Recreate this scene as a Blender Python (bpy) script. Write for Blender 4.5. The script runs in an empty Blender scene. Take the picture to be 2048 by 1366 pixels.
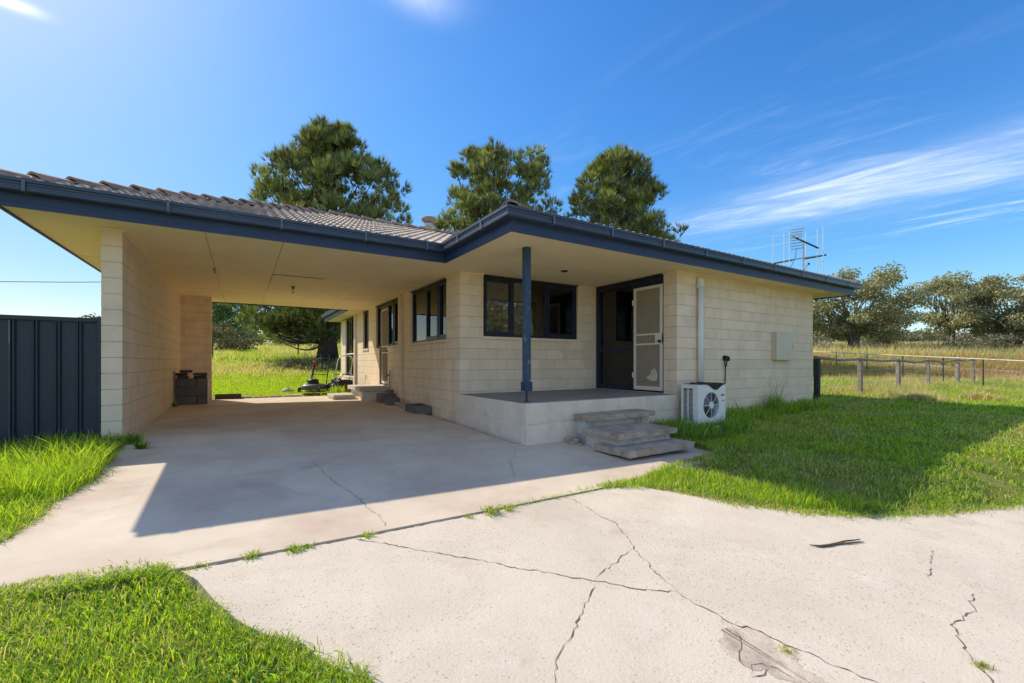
import bpy, math, random
import numpy as np
from mathutils import Vector, Matrix
from mathutils.geometry import delaunay_2d_cdt

R = math.radians
random.seed(7)
rng = np.random.default_rng(7)
sc = bpy.context.scene
col = sc.collection

# ------------------------------------------------------------------ camera
TH = 0.5561
cs, sn = math.cos(TH), math.sin(TH)
cam = bpy.data.cameras.new('camera')
cam.sensor_width = 36.0
cam.lens = 36 * 868.3 / 2048
cam.shift_y = 42.1 / 2048
cam.clip_start = 0.05
cam.clip_end = 3000
camo = bpy.data.objects.new('camera', cam)
camo.location = (0, 0, 1.0)
camo.rotation_euler = (R(90), 0, -TH)
col.objects.link(camo)
sc.camera = camo

# ------------------------------------------------------------------ sky, sun, exposure
SUN_TRAVEL = Vector((0.5685, -0.9235, -1.0)).normalized()
SUN_EL = math.asin(-SUN_TRAVEL.z)
SUN_ROT = math.atan2(-SUN_TRAVEL.x, -SUN_TRAVEL.y)
world = bpy.data.worlds.new('World')
sc.world = world
world.use_nodes = True
wn, wl = world.node_tree.nodes, world.node_tree.links
wn.clear()


def wmath(op, a, b=None, clamp=False):
    n = wn.new('ShaderNodeMath'); n.operation = op; n.use_clamp = clamp
    for i, v in enumerate((a, b)):
        if v is None: continue
        if isinstance(v, (int, float)): n.inputs[i].default_value = v
        else: wl.new(v, n.inputs[i])
    return n.outputs[0]


sky = wn.new('ShaderNodeTexSky')
sky.sky_type = 'NISHITA'
sky.sun_disc = False
sky.sun_elevation = SUN_EL
sky.sun_rotation = SUN_ROT
sky.altitude = 700
sky.air_density = 1.0
sky.dust_density = 0.9
sky.ozone_density = 1.6
hsv = wn.new('ShaderNodeHueSaturation')
hsv.inputs['Saturation'].default_value = 1.22
wl.new(sky.outputs[0], hsv.inputs['Color'])
hsv.inputs['Value'].default_value = 0.25
gam = wn.new('ShaderNodeGamma'); gam.inputs['Gamma'].default_value = 1.5
wl.new(hsv.outputs[0], gam.inputs['Color'])
# the glare round the sun rolls off softly: c / (1 + (c / .95)^2.5)^0.4
sc3 = wn.new('ShaderNodeSeparateColor'); wl.new(gam.outputs[0], sc3.inputs[0])
cc3 = wn.new('ShaderNodeCombineColor')
roll = lambda c_: wmath('POWER', wmath('ADD', wmath('POWER', wmath('DIVIDE', c_, .90), 2.5), 1.0), 0.4)
tb_ = roll(sc3.outputs[2])
for i_ in range(3):
    c_ = sc3.outputs[i_]
    t_ = wmath('ADD', wmath('MULTIPLY', roll(c_), .4), wmath('MULTIPLY', tb_, .6))
    wl.new(wmath('ADD', wmath('DIVIDE', c_, t_), (.0, .018, .0)[i_]), cc3.inputs[i_])
hsv2 = wn.new('ShaderNodeHueSaturation'); hsv2.inputs['Value'].default_value = 3.7
wl.new(cc3.outputs[0], hsv2.inputs['Color'])
tc = wn.new('ShaderNodeTexCoord')
sep = wn.new('ShaderNodeSeparateXYZ')
wl.new(tc.outputs['Generated'], sep.inputs[0])
zc = wmath('MAXIMUM', sep.outputs[2], 0.03)
px = wmath('DIVIDE', sep.outputs[0], zc)
py = wmath('DIVIDE', sep.outputs[1], zc)
cmb = wn.new('ShaderNodeCombineXYZ')
# cirrus streaks run almost along y, leaning with x
sx = wmath('ADD', px, wmath('MULTIPLY', py, 0.24))
wl.new(wmath('MULTIPLY', sx, 2.6), cmb.inputs[0])
wl.new(wmath('MULTIPLY', py, 0.9), cmb.inputs[1])


def wnoise(vec, scale, detail, rough, dist=0.0):
    n = wn.new('ShaderNodeTexNoise')
    n.inputs['Scale'].default_value = scale
    n.inputs['Detail'].default_value = detail
    n.inputs['Roughness'].default_value = rough
    n.inputs['Distortion'].default_value = dist
    wl.new(vec, n.inputs['Vector'])
    return n.outputs['Fac']


n1 = wnoise(cmb.outputs[0], 1.6, 10, 0.66, 0.8)
cmb2 = wn.new('ShaderNodeCombineXYZ')
wl.new(px, cmb2.inputs[0]); wl.new(py, cmb2.inputs[1])
n2 = wnoise(cmb2.outputs[0], 1.3, 6, 0.6, 0.3)


def gauss(v, c, w):
    t = wmath('DIVIDE', wmath('SUBTRACT', v, c), w)
    return wmath('POWER', 2.718, wmath('MULTIPLY', wmath('MULTIPLY', t, t), -1.0))


def smooth(v, a, b):
    n = wn.new('ShaderNodeMapRange'); n.interpolation_type = 'SMOOTHSTEP'
    n.inputs[1].default_value = a; n.inputs[2].default_value = b
    wl.new(v, n.inputs[0])
    return n.outputs[0]


streak = wmath('MULTIPLY', gauss(sx, 3.32, 0.42), gauss(py, 0.9, 1.05))
patch = wmath('MULTIPLY', gauss(sx, 4.42, 0.22), gauss(py, 0.75, 0.4))
tl = wmath('MULTIPLY', gauss(px, -0.545, 0.055), gauss(py, 1.765, 0.03))
tl2 = wmath('MULTIPLY', gauss(px, 0.41, 0.10), gauss(py, 1.12, 0.07))
wisps = wmath('MULTIPLY', gauss(px, 3.2, 1.6), gauss(py, 1.6, 1.3))
d1 = wmath('MULTIPLY', streak, wmath('ADD', 0.12, wmath('MULTIPLY', smooth(n1, 0.25, 0.85), 0.70)))
d2 = wmath('MULTIPLY', patch, smooth(n1, 0.40, 0.75))
d3 = wmath('MULTIPLY', wmath('ADD', tl, wmath('MULTIPLY', tl2, 0.5)), smooth(n2, 0.25, 0.6))
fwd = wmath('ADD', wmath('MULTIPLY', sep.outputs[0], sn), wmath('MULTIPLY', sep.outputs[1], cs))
fill_veil = wmath('MULTIPLY', smooth(fwd, 0.35, -0.3), wmath('MULTIPLY', smooth(n1, 0.3, 0.75), 0.5))  # unseen white cloud behind the camera, added to brighten and whiten the shade
d4 = wmath('ADD', fill_veil, wmath('MULTIPLY', wisps, wmath('MULTIPLY', smooth(n1, 0.5, 0.85), 0.22)))
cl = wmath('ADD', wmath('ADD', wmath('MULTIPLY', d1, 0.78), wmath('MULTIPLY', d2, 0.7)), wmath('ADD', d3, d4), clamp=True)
mixc = wn.new('ShaderNodeMix'); mixc.data_type = 'RGBA'
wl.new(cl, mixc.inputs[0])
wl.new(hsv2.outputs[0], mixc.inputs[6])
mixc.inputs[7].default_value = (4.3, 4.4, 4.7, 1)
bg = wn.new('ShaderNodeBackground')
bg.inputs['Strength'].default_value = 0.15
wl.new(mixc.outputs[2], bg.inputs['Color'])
wo = wn.new('ShaderNodeOutputWorld')
wl.new(bg.outputs[0], wo.inputs['Surface'])

sun = bpy.data.lights.new('sun', 'SUN')
sun.energy = 2.3
sun.angle = R(0.5)
sun.color = (1.0, 0.88, 0.72)
suno = bpy.data.objects.new('sun', sun)
suno.rotation_euler = SUN_TRAVEL.to_track_quat('-Z', 'Y').to_euler()
suno.location = (-10, 20, 25)
col.objects.link(suno)

sc.view_settings.view_transform = 'Standard'
sc.view_settings.look = 'None'
sc.view_settings.gamma = 1
sc.view_settings.use_curve_mapping = False
sc.view_settings.exposure = 1.18
sc.render.engine = 'CYCLES'
sc.cycles.max_bounces = 10
sc.cycles.diffuse_bounces = 6
sc.cycles.transparent_max_bounces = 16
sc.cycles.sample_clamp_indirect = 6.0

# ------------------------------------------------------------------ mesh helpers


class MB:
    """collects verts and faces for ONE mesh"""

    def __init__(s): s.v, s.f = [], []

    def add(s, vs, fs):
        o = len(s.v); s.v += [tuple(p) for p in vs]; s.f += [tuple(i + o for i in f) for f in fs]
        return s

    def box(s, x0, x1, y0, y1, z0, z1, M=None):
        vs = [(x0, y0, z0), (x1, y0, z0), (x1, y1, z0), (x0, y1, z0), (x0, y0, z1), (x1, y0, z1), (x1, y1, z1), (x0, y1, z1)]
        if M is not None: vs = [M @ Vector(p) for p in vs]
        return s.add(vs, [(0, 3, 2, 1), (4, 5, 6, 7), (0, 1, 5, 4), (1, 2, 6, 5), (2, 3, 7, 6), (3, 0, 4, 7)])

    def bbox(s, x0, x1, y0, y1, z0, z1, b=0.004, M=None, jit=0.0):
        """box with chamfered edges (44 triangles)"""
        L = ((x0, x1), (y0, y1), (z0, z1)); vs = []; idx = {}
        for i in (0, 1):
            for j in (0, 1):
                for k in (0, 1):
                    sg = (i, j, k)
                    jt = [random.uniform(-jit, jit) for _ in range(3)]
                    for a in range(3):
                        p = []
                        for q in range(3):
                            val = L[q][sg[q]]
                            if q != a: val += b if sg[q] == 0 else -b
                            p.append(val + jt[q])
                        idx[(sg, a)] = len(vs); vs.append(tuple(p))
        fs = []
        for a in range(3):
            o = [q for q in range(3) if q != a]
            for sgn in (0, 1):
                cyc = [(0, 0), (1, 0), (1, 1), (0, 1)]
                f = []
                for c in cyc:
                    sg = [0, 0, 0]; sg[a] = sgn; sg[o[0]] = c[0]; sg[o[1]] = c[1]
                    f.append(idx[(tuple(sg), a)])
                flip = (sgn == 0) != (a == 1)
                fs.append(tuple(reversed(f)) if flip else tuple(f))
        for a in range(3):
            o = [q for q in range(3) if q != a]
            for c in ((0, 0), (1, 0), (1, 1), (0, 1)):
                e = []
                for t in (0, 1):
                    sg = [0, 0, 0]; sg[a] = t; sg[o[0]] = c[0]; sg[o[1]] = c[1]
                    e.append(tuple(sg))
                f = [idx[(e[0], o[0])], idx[(e[1], o[0])], idx[(e[1], o[1])], idx[(e[0], o[1])]]
                fs.append(tuple(f))
        for i in (0, 1):
            for j in (0, 1):
                for k in (0, 1):
                    fs.append((idx[((i, j, k), 0)], idx[((i, j, k), 1)], idx[((i, j, k), 2)]))
        # orient outward
        c = ((x0 + x1) / 2, (y0 + y1) / 2, (z0 + z1) / 2)
        out = []
        for f in fs:
            p = [Vector(vs[q]) for q in f]
            n = (p[1] - p[0]).cross(p[2] - p[0])
            m = sum(p, Vector()) / len(p) - Vector(c)
            out.append(f if n.dot(m) > 0 else tuple(reversed(f)))
        if M is not None: vs = [M @ Vector(p) for p in vs]
        return s.add(vs, out)

    def tube(s, pts, rad, seg=8, cap=True):
        pts = [Vector(p) for p in pts]
        rs = [rad] * len(pts) if isinstance(rad, (int, float)) else list(rad)
        rings = []; o = len(s.v); prev = None
        for i, p in enumerate(pts):
            t = (pts[min(i + 1, len(pts) - 1)] - pts[max(i - 1, 0)])
            t = t.normalized() if t.length > 1e-9 else Vector((0, 0, 1))
            if prev is None:
                a = Vector((0, 0, 1)) if abs(t.z) < 0.9 else Vector((1, 0, 0))
                u = t.cross(a).normalized()
            else:
                u = (prev - t * prev.dot(t)).normalized()
            prev = u; w = t.cross(u)
            for k in range(seg):
                an = 2 * math.pi * k / seg
                s.v.append(tuple(p + (u * math.cos(an) + w * math.sin(an)) * rs[i]))
        for i in range(len(pts) - 1):
            for k in range(seg):
                a = o + i * seg + k; b = o + i * seg + (k + 1) % seg
                s.f.append((a, b, b + seg, a + seg))
        if cap:
            s.f.append(tuple(o + k for k in reversed(range(seg))))
            s.f.append(tuple(o + (len(pts) - 1) * seg + k for k in range(seg)))
        return s

    def lathe(s, prof, c=(0, 0, 0), seg=24, M=None):
        o = len(s.v)
        for r, z in prof:
            for k in range(seg):
                an = 2 * math.pi * k / seg
                p = Vector((c[0] + r * math.cos(an), c[1] + r * math.sin(an), c[2] + z))
                s.v.append(tuple(M @ p if M is not None else p))
        for i in range(len(prof) - 1):
            for k in range(seg):
                a = o + i * seg + k; b = o + i * seg + (k + 1) % seg
                s.f.append((a, b, b + seg, a + seg))
        return s

    def mesh(s, name, mat=None, smooth=False):
        me = bpy.data.meshes.new(name)
        me.from_pydata(s.v, [], s.f)
        if mat: me.materials.append(mat)
        if smooth: me.polygons.foreach_set('use_smooth', [True] * len(me.polygons))
        me.update()
        return me


def link(name, me, parent=None):
    o = bpy.data.objects.new(name, me); col.objects.link(o)
    if parent is not None:
        o.parent = parent
        if parent.type == 'EMPTY' and not parent.get('_local'):
            o.matrix_parent_inverse = Matrix.Translation(-Vector(parent.location))
    return o


def tag(o, label=None, cat=None, group=None, kind=None):
    if label: o['label'] = label
    if cat: o['category'] = cat
    if group: o['group'] = group
    if kind: o['kind'] = kind
    return o


def thing(name, label, cat, loc=(0, 0, 0), group=None, local=False, rz=0):
    o = bpy.data.objects.new(name, None); col.objects.link(o)
    o.empty_display_size = 0.1
    o.location = loc
    o.rotation_euler = (0, 0, rz)
    if local: o['_local'] = 1
    return tag(o, label, cat, group)


def part(name, mb, mat, parent, smooth=False, label=None, kind=None):
    o = link(name, mb.mesh(name, mat, smooth), parent)
    return tag(o, label, None, None, kind)


def single(name, mb, mat, label, cat, group=None, smooth=False):
    """a thing that is one mesh; its origin sits at its base"""
    vs = np.array(mb.v); c = (vs.min(0) + vs.max(0)) / 2; c[2] = vs[:, 2].min()
    mb.v = [tuple(p) for p in vs - c]
    o = link(name, mb.mesh(name, mat, smooth)); o.location = c
    return tag(o, label, cat, group)


def np_mesh(name, verts, tris, mat, tint=None):
    me = bpy.data.meshes.new(name)
    nv, nt = len(verts), len(tris)
    me.vertices.add(nv); me.vertices.foreach_set('co', np.ascontiguousarray(verts, dtype=np.float32).ravel())
    me.loops.add(nt * 3); me.loops.foreach_set('vertex_index', np.ascontiguousarray(tris, dtype=np.int32).ravel())
    me.polygons.add(nt)
    me.polygons.foreach_set('loop_start', np.arange(nt, dtype=np.int32) * 3)
    if tint is not None:
        a = me.color_attributes.new('tint', 'FLOAT_COLOR', 'POINT')
        a.data.foreach_set('color', np.concatenate([tint, np.ones((nv, 1))], 1).astype(np.float32).ravel())
    me.materials.append(mat)
    me.update(calc_edges=True)
    me.validate()
    return me


def sstep(a, b, x):
    t = np.clip((np.asarray(x, float) - a) / (b - a), 0, 1)
    return t * t * (3 - 2 * t)


def vnoise(x, y, seed=0):
    """smooth value noise, 0..1"""
    x = np.asarray(x, float); y = np.asarray(y, float)
    xi = np.floor(x); yi = np.floor(y); fx = x - xi; fy = y - yi
    fx = fx * fx * (3 - 2 * fx); fy = fy * fy * (3 - 2 * fy)

    def h(a, b):
        q = np.sin(a * 127.1 + b * 311.7 + seed * 74.7) * 43758.5453
        return q - np.floor(q)
    return (h(xi, yi) * (1 - fx) + h(xi + 1, yi) * fx) * (1 - fy) + (h(xi, yi + 1) * (1 - fx) + h(xi + 1, yi + 1) * fx) * fy


def fbm(x, y, seed=0, o=3):
    r = 0; a = 0.5; t = 0
    for i in range(o):
        r = r + a * vnoise(x * 2 ** i, y * 2 ** i, seed + i); t += a; a *= 0.5
    return r / t


def inpoly(x, y, poly):
    x = np.asarray(x); y = np.asarray(y); c = np.zeros(x.shape, bool)
    n = len(poly)
    for i in range(n):
        x1, y1 = poly[i]; x2, y2 = poly[(i + 1) % n]
        if y1 == y2: continue
        t = ((y1 > y) != (y2 > y)) & (x < (x2 - x1) * (y - y1) / (y2 - y1) + x1)
        c ^= t
    return c


# ------------------------------------------------------------------ materials
def pmat(name, base, var=0.12, scale=6.0, rough=0.85, bump=0.0, bscale=80.0, spec=0.3, objvar=0.0,
         stain=None, metallic=0.0, speck=None, coat=0.0, drip=None):
    m = bpy.data.materials.new(name); m.use_nodes = True
    nt = m.node_tree; N, L = nt.nodes, nt.links
    bs = N['Principled BSDF']
    bs.inputs['Roughness'].default_value = rough
    bs.inputs['Metallic'].default_value = metallic
    bs.inputs['Specular IOR Level'].default_value = spec
    bs.inputs['Coat Weight'].default_value = coat
    geo = N.new('ShaderNodeNewGeometry')
    pos = geo.outputs['Position']

    def noise(sc_, det=5, ro=0.6):
        n = N.new('ShaderNodeTexNoise'); n.inputs['Scale'].default_value = sc_
        n.inputs['Detail'].default_value = det; n.inputs['Roughness'].default_value = ro
        L.new(pos, n.inputs['Vector']); return n.outputs['Fac']

    def mix(f, a, b, mode='MIX'):
        n = N.new('ShaderNodeMix'); n.data_type = 'RGBA'; n.blend_type = mode
        for i, v in ((0, f), (6, a), (7, b)):
            if isinstance(v, (int, float)): n.inputs[i].default_value = v
            elif isinstance(v, tuple): n.inputs[i].default_value = (*v[:3], 1)
            else: L.new(v, n.inputs[i])
        return n.outputs[2]

    def rng_(v, a, b, c=0.0, d=1.0):
        n = N.new('ShaderNodeMapRange'); n.inputs[1].default_value = a; n.inputs[2].default_value = b
        n.inputs[3].default_value = c; n.inputs[4].default_value = d
        L.new(v, n.inputs[0]); return n.outputs[0]
    lo = tuple(max(0, c * (1 - var)) for c in base); hi = tuple(min(1, c * (1 + var)) for c in base)
    c = mix(rng_(noise(scale), 0.3, 0.7), lo, hi)
    if stain:
        for (scol, sscale, a, b, amt) in (stain if isinstance(stain, list) else [stain]):
            c = mix(rng_(noise(sscale, 7, 0.65), a, b, 0.0, amt), c, scol)
    for scol, sscale, thr, amt in (speck or []):
        dn = N.new('ShaderNodeTexNoise'); dn.inputs['Scale'].default_value = sscale * 1.3; dn.inputs['Detail'].default_value = 2
        L.new(pos, dn.inputs['Vector'])
        vm = N.new('ShaderNodeVectorMath'); vm.operation = 'MULTIPLY_ADD'
        L.new(dn.outputs['Color'], vm.inputs[0]); vm.inputs[1].default_value = (.6 / sscale,) * 3; L.new(pos, vm.inputs[2])
        v = N.new('ShaderNodeTexVoronoi'); v.inputs['Scale'].default_value = sscale
        L.new(vm.outputs[0], v.inputs['Vector'])
        wn_ = N.new('ShaderNodeSeparateColor'); L.new(v.outputs['Color'], wn_.inputs[0])
        size = rng_(wn_.outputs[0], 0.35, 1.0, 0.02, thr)          # every pit its own size
        df = N.new('ShaderNodeMath'); df.operation = 'SUBTRACT'; L.new(size, df.inputs[0]); L.new(v.outputs['Distance'], df.inputs[1])
        mk = rng_(df.outputs[0], 0.0, 0.07, 0.0, amt)
        dens = rng_(noise(0.8, 5), 0.34, 0.62, 0.25, 1.0)          # pits gather in patches
        mm = N.new('ShaderNodeMath'); mm.operation = 'MULTIPLY'; L.new(mk, mm.inputs[0]); L.new(dens, mm.inputs[1])
        c = mix(mm.outputs[0], c, scol)
    if drip:
        dv = N.new('ShaderNodeVectorMath'); dv.operation = 'MULTIPLY'; L.new(pos, dv.inputs[0]); dv.inputs[1].default_value = (4.3, 4.3, .5)
        dn = N.new('ShaderNodeTexNoise'); dn.inputs['Scale'].default_value = 1.0; dn.inputs['Detail'].default_value = 5; L.new(dv.outputs[0], dn.inputs['Vector'])
        c = mix(rng_(dn.outputs['Fac'], .54, .76, 0, drip[1]), c, drip[0])
    if objvar:
        oi = N.new('ShaderNodeObjectInfo')
        k = rng_(oi.outputs['Random'], 0, 1, 1 - objvar, 1 + objvar)
        cc = N.new('ShaderNodeCombineColor')
        for i in range(3): L.new(k, cc.inputs[i])
        c = mix(1.0, c, cc.outputs[0], 'MULTIPLY')
    L.new(c, bs.inputs['Base Color'])
    if bump:
        b = N.new('ShaderNodeBump'); b.inputs['Strength'].default_value = bump; b.inputs['Distance'].default_value = 0.01
        L.new(noise(bscale, 6, 0.7), b.inputs['Height']); L.new(b.outputs[0], bs.inputs['Normal'])
    return m


def leafmat(name, trans=0.4, rough=0.5, gloss=0.06):
    m = bpy.data.materials.new(name); m.use_nodes = True
    N, L = m.node_tree.nodes, m.node_tree.links
    N.clear()
    at = N.new('ShaderNodeAttribute'); at.attribute_name = 'tint'
    d = N.new('ShaderNodeBsdfDiffuse'); t = N.new('ShaderNodeBsdfTranslucent'); g = N.new('ShaderNodeBsdfGlossy')
    g.inputs['Roughness'].default_value = rough; g.inputs['Color'].default_value = (0.9, 0.9, 0.9, 1)
    L.new(at.outputs['Color'], d.inputs['Color'])
    br = N.new('ShaderNodeMix'); br.data_type = 'RGBA'; br.blend_type = 'MULTIPLY'; br.inputs[0].default_value = 1
    L.new(at.outputs['Color'], br.inputs[6]); br.inputs[7].default_value = (1.25, 1.3, 0.55, 1)
    L.new(br.outputs[2], t.inputs['Color'])
    a = N.new('ShaderNodeMixShader'); a.inputs[0].default_value = trans
    L.new(d.outputs[0], a.inputs[1]); L.new(t.outputs[0], a.inputs[2])
    b = N.new('ShaderNodeMixShader'); b.inputs[0].default_value = gloss
    L.new(a.outputs[0], b.inputs[1]); L.new(g.outputs[0], b.inputs[2])
    o = N.new('ShaderNodeOutputMaterial'); L.new(b.outputs[0], o.inputs['Surface'])
    return m


def glassmat(name, tint=(0.92, 0.93, 0.92)):
    m = bpy.data.materials.new(name); m.use_nodes = True
    N, L = m.node_tree.nodes, m.node_tree.links
    N.clear()
    tr = N.new('ShaderNodeBsdfTransparent'); tr.inputs['Color'].default_value = (*tint, 1)
    gl = N.new('ShaderNodeBsdfGlossy'); gl.inputs['Roughness'].default_value = 0.01
    fr = N.new('ShaderNodeFresnel'); fr.inputs['IOR'].default_value = 1.75
    nz = N.new('ShaderNodeTexNoise'); nz.inputs['Scale'].default_value = 1.4
    ge = N.new('ShaderNodeNewGeometry'); L.new(ge.outputs['Position'], nz.inputs['Vector'])
    bp = N.new('ShaderNodeBump'); bp.inputs['Strength'].default_value = 0.02; bp.inputs['Distance'].default_value = 0.05
    L.new(nz.outputs['Fac'], bp.inputs['Height']); L.new(bp.outputs[0], gl.inputs['Normal'])
    mx = N.new('ShaderNodeMixShader')
    L.new(fr.outputs[0], mx.inputs[0]); L.new(tr.outputs[0], mx.inputs[1]); L.new(gl.outputs[0], mx.inputs[2])
    o = N.new('ShaderNodeOutputMaterial'); L.new(mx.outputs[0], o.inputs['Surface'])
    return m


CREAM = (0.82, 0.66, 0.49)
m_block = pmat('painted_block', CREAM, 0.07, 3.0, 0.75, 0.3, 120, objvar=0.07,
               stain=[((0.42, 0.33, 0.23), 1.6, 0.58, 0.8, 0.35), ((0.30, 0.26, 0.22), 14, 0.66, 0.8, 0.3)], drip=((0.50, 0.39, 0.28), .30))
m_joint = pmat('painted_joint', (0.55, 0.45, 0.33), 0.1, 6, 0.85, 0.2, 150)
m_soffit = pmat('soffit_paint', (0.93, 0.75, 0.47), 0.05, 1.2, 0.7, 0.05, 60, objvar=0.03,
                stain=((0.72, 0.55, 0.30), 0.9, 0.55, 0.85, 0.4))
m_blue = pmat('slate_blue_paint', (0.020, 0.042, 0.105), 0.12, 3, 0.45, 0.03, 40, 0.4,
              stain=((0.12, 0.13, 0.14), 5, 0.62, 0.8, 0.35))
m_gutter = pmat('slate_blue_gutter', (0.036, 0.054, 0.092), 0.12, 2, 0.35, 0.03, 30, 0.5,
                stain=((0.14, 0.15, 0.15), 4, 0.6, 0.85, 0.4))
m_navy = pmat('navy_frame', (0.012, 0.018, 0.045), 0.15, 6, 0.4, 0.02, 60, 0.4)
m_post = pmat('worn_blue_post', (0.035, 0.07, 0.125), 0.15, 8, 0.5, 0.1, 40, 0.3,
              stain=[((0.30, 0.25, 0.22), 7, 0.60, 0.66, 0.7), ((0.16, 0.09, 0.10), 3, 0.6, 0.75, 0.5)])
m_tile = pmat('concrete_tile', (0.42, 0.355, 0.30), 0.3, 5, 0.9, 0.3, 90, objvar=0.18,
              stain=((0.09, 0.08, 0.07), 3, 0.55, 0.8, 0.55))
m_cap = pmat('ridge_cap_tile', (0.36, 0.24, 0.18), 0.2, 5, 0.9, 0.3, 90, objvar=0.15,
             stain=((0.10, 0.09, 0.08), 12, 0.5, 0.7, 0.5))
m_slab = pmat('smooth_concrete', (0.635, 0.54, 0.415), 0.09, 1.3, 0.8, 0.12, 25,
              stain=[((0.46, 0.325, 0.255), 0.8, 0.44, 0.70, 0.75), ((0.36, 0.31, 0.28), 4, 0.58, 0.78, 0.45), ((0.74, 0.66, 0.55), 2.1, 0.58, 0.75, 0.5)])
m_drive = pmat('aggregate_concrete', (0.65, 0.57, 0.455), 0.08, 1.1, 0.9, 0.5, 60,
               stain=[((0.53, 0.45, 0.36), 1.5, 0.48, 0.75, 0.6), ((0.48, 0.375, 0.28), 3.2, 0.56, 0.76, 0.55), ((0.74, 0.68, 0.58), 2.4, 0.56, 0.74, 0.6)],
               speck=[((0.27, 0.22, 0.17), 54, 0.38, 0.8), ((0.40, 0.33, 0.26), 120, 0.44, 0.8)])
m_crack = pmat('crack_dirt', (0.16, 0.115, 0.08), 0.3, 20, 0.95)
m_porch = pmat('porch_concrete', (0.26, 0.235, 0.225), 0.12, 3, 0.8, 0.1, 60)
m_render = pmat('painted_render', (0.76, 0.65, 0.53), 0.10, 4, 0.85, 0.35, 50,
                stain=[((0.36, 0.32, 0.28), 9, 0.62, 0.75, 0.5), ((0.62, 0.48, 0.36), 1.2, 0.55, 0.7, 0.6)], drip=((0.46, 0.40, 0.33), .28))
m_step = pmat('grey_concrete', (0.44, 0.365, 0.29), 0.18, 7, 0.9, 0.5, 70,
              stain=[((0.21, 0.135, 0.07), 4, 0.45, 0.68, 0.75), ((0.52, 0.48, 0.42), 11, 0.55, 0.75, 0.5)])
m_palepipe = pmat('faded_pipe', (0.56, 0.51, 0.45), 0.15, 5, 0.6, 0, 40, 0.3)
m_white = pmat('white_enamel', (0.82, 0.80, 0.77), 0.04, 3, 0.45, 0, 40, 0.4)
m_pvc = pmat('white_pvc', (0.72, 0.71, 0.69), 0.05, 3, 0.4, 0, 40, 0.4)
m_creambox = pmat('cream_enamel', (0.62, 0.54, 0.42), 0.05, 3, 0.5, 0, 40, 0.4)
m_black = pmat('black_plastic', (0.012, 0.012, 0.014), 0.2, 10, 0.5, 0.05, 60)
m_dark = pmat('dark_grille', (0.035, 0.035, 0.04), 0.2, 10, 0.6)
m_fence = pmat('charcoal_steel', (0.030, 0.036, 0.055), 0.1, 1.5, 0.45, 0.02, 20, 0.4,
               stain=((0.08, 0.09, 0.11), 3, 0.6, 0.85, 0.35))
m_steel = pmat('galvanised_steel', (0.40, 0.41, 0.42), 0.1, 8, 0.4, 0.05, 60, 0.5, metallic=0.7)
m_alu = pmat('aluminium_tube', (0.70, 0.72, 0.74), 0.05, 8, 0.35, 0, 40, 0.5, metallic=0.6)
m_rust = pmat('rusty_flue', (0.30, 0.235, 0.195), 0.25, 8, 0.8, 0.2, 60)
m_timber = pmat('weathered_timber', (0.30, 0.26, 0.22), 0.25, 9, 0.9, 0.4, 40,
                stain=((0.10, 0.08, 0.07), 6, 0.55, 0.75, 0.6))
m_darktimber = pmat('dark_timber', (0.06, 0.06, 0.06), 0.25, 9, 0.9, 0.4, 40)
m_bark = pmat('pine_bark', (0.06, 0.045, 0.036), 0.35, 6, 0.95, 0.8, 12)
m_gumbark = pmat('gum_bark', (0.20, 0.16, 0.13), 0.35, 4, 0.9, 0.6, 10,
                 stain=((0.07, 0.055, 0.05), 1.5, 0.5, 0.65, 0.7))
m_greyblock = pmat('grey_block', (0.16, 0.15, 0.145), 0.15, 9, 0.95, 0.5, 80, objvar=0.12)
m_paver = pmat('dark_paver', (0.075, 0.065, 0.06), 0.2, 9, 0.95, 0.4, 80, objvar=0.2)
m_stone = pmat('pale_stone', (0.50, 0.46, 0.40), 0.15, 9, 0.95, 0.4, 60, objvar=0.1)
m_plaster = pmat('interior_plaster', (0.80, 0.74, 0.66), 0.05, 2, 0.9)
m_carpet = pmat('interior_carpet', (0.46, 0.38, 0.29), 0.1, 20, 0.95)
m_gravel = pmat('gravel', (0.34, 0.31, 0.29), 0.2, 6, 0.95, 0.5, 20)
m_red = pmat('red_plastic', (0.30, 0.05, 0.04), 0.1, 6, 0.5)
m_wire = pmat('black_cable', (0.02, 0.02, 0.022), 0.1, 6, 0.6)
m_brass = pmat('brass', (0.25, 0.17, 0.08), 0.2, 10, 0.4, metallic=0.8)
m_bulb = pmat('bulb_glass', (0.75, 0.72, 0.66), 0.03, 10, 0.2, 0, 40, 0.5)
m_doorcream = pmat('door_cream', (0.78, 0.70, 0.58), 0.05, 3, 0.5, 0, 40, 0.4)
m_mesh = pmat('mesh_beige', (0.55, 0.46, 0.34), 0.05, 3, 0.6, 0, 40, 0.3)
m_screen = pmat('flyscreen', (0.27, 0.215, 0.15), 0.08, 5, 0.9)
m_decal = pmat('label_print', (0.05, 0.06, 0.09), 0.1, 10, 0.5)
m_glass = glassmat('window_glass')
m_grass = leafmat('grass_blades', 0.55, 0.5, 0.03)
m_needle = leafmat('pine_needles', 0.35, 0.45, 0.07)
m_gum = leafmat('gum_leaves', 0.3, 0.5, 0.05)

# ground: soil, green and straw in large patches
m_ground = bpy.data.materials.new('paddock_ground'); m_ground.use_nodes = True
N, L = m_ground.node_tree.nodes, m_ground.node_tree.links
bs = N['Principled BSDF']; bs.inputs['Roughness'].default_value = 0.95; bs.inputs['Specular IOR Level'].default_value = 0.1
g = N.new('ShaderNodeNewGeometry')


def gn(scale, det=6, ro=0.6):
    n = N.new('ShaderNodeTexNoise'); n.inputs['Scale'].default_value = scale; n.inputs['Detail'].default_value = det
    n.inputs['Roughness'].default_value = ro; L.new(g.outputs['Position'], n.inputs['Vector']); return n.outputs['Fac']


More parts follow.
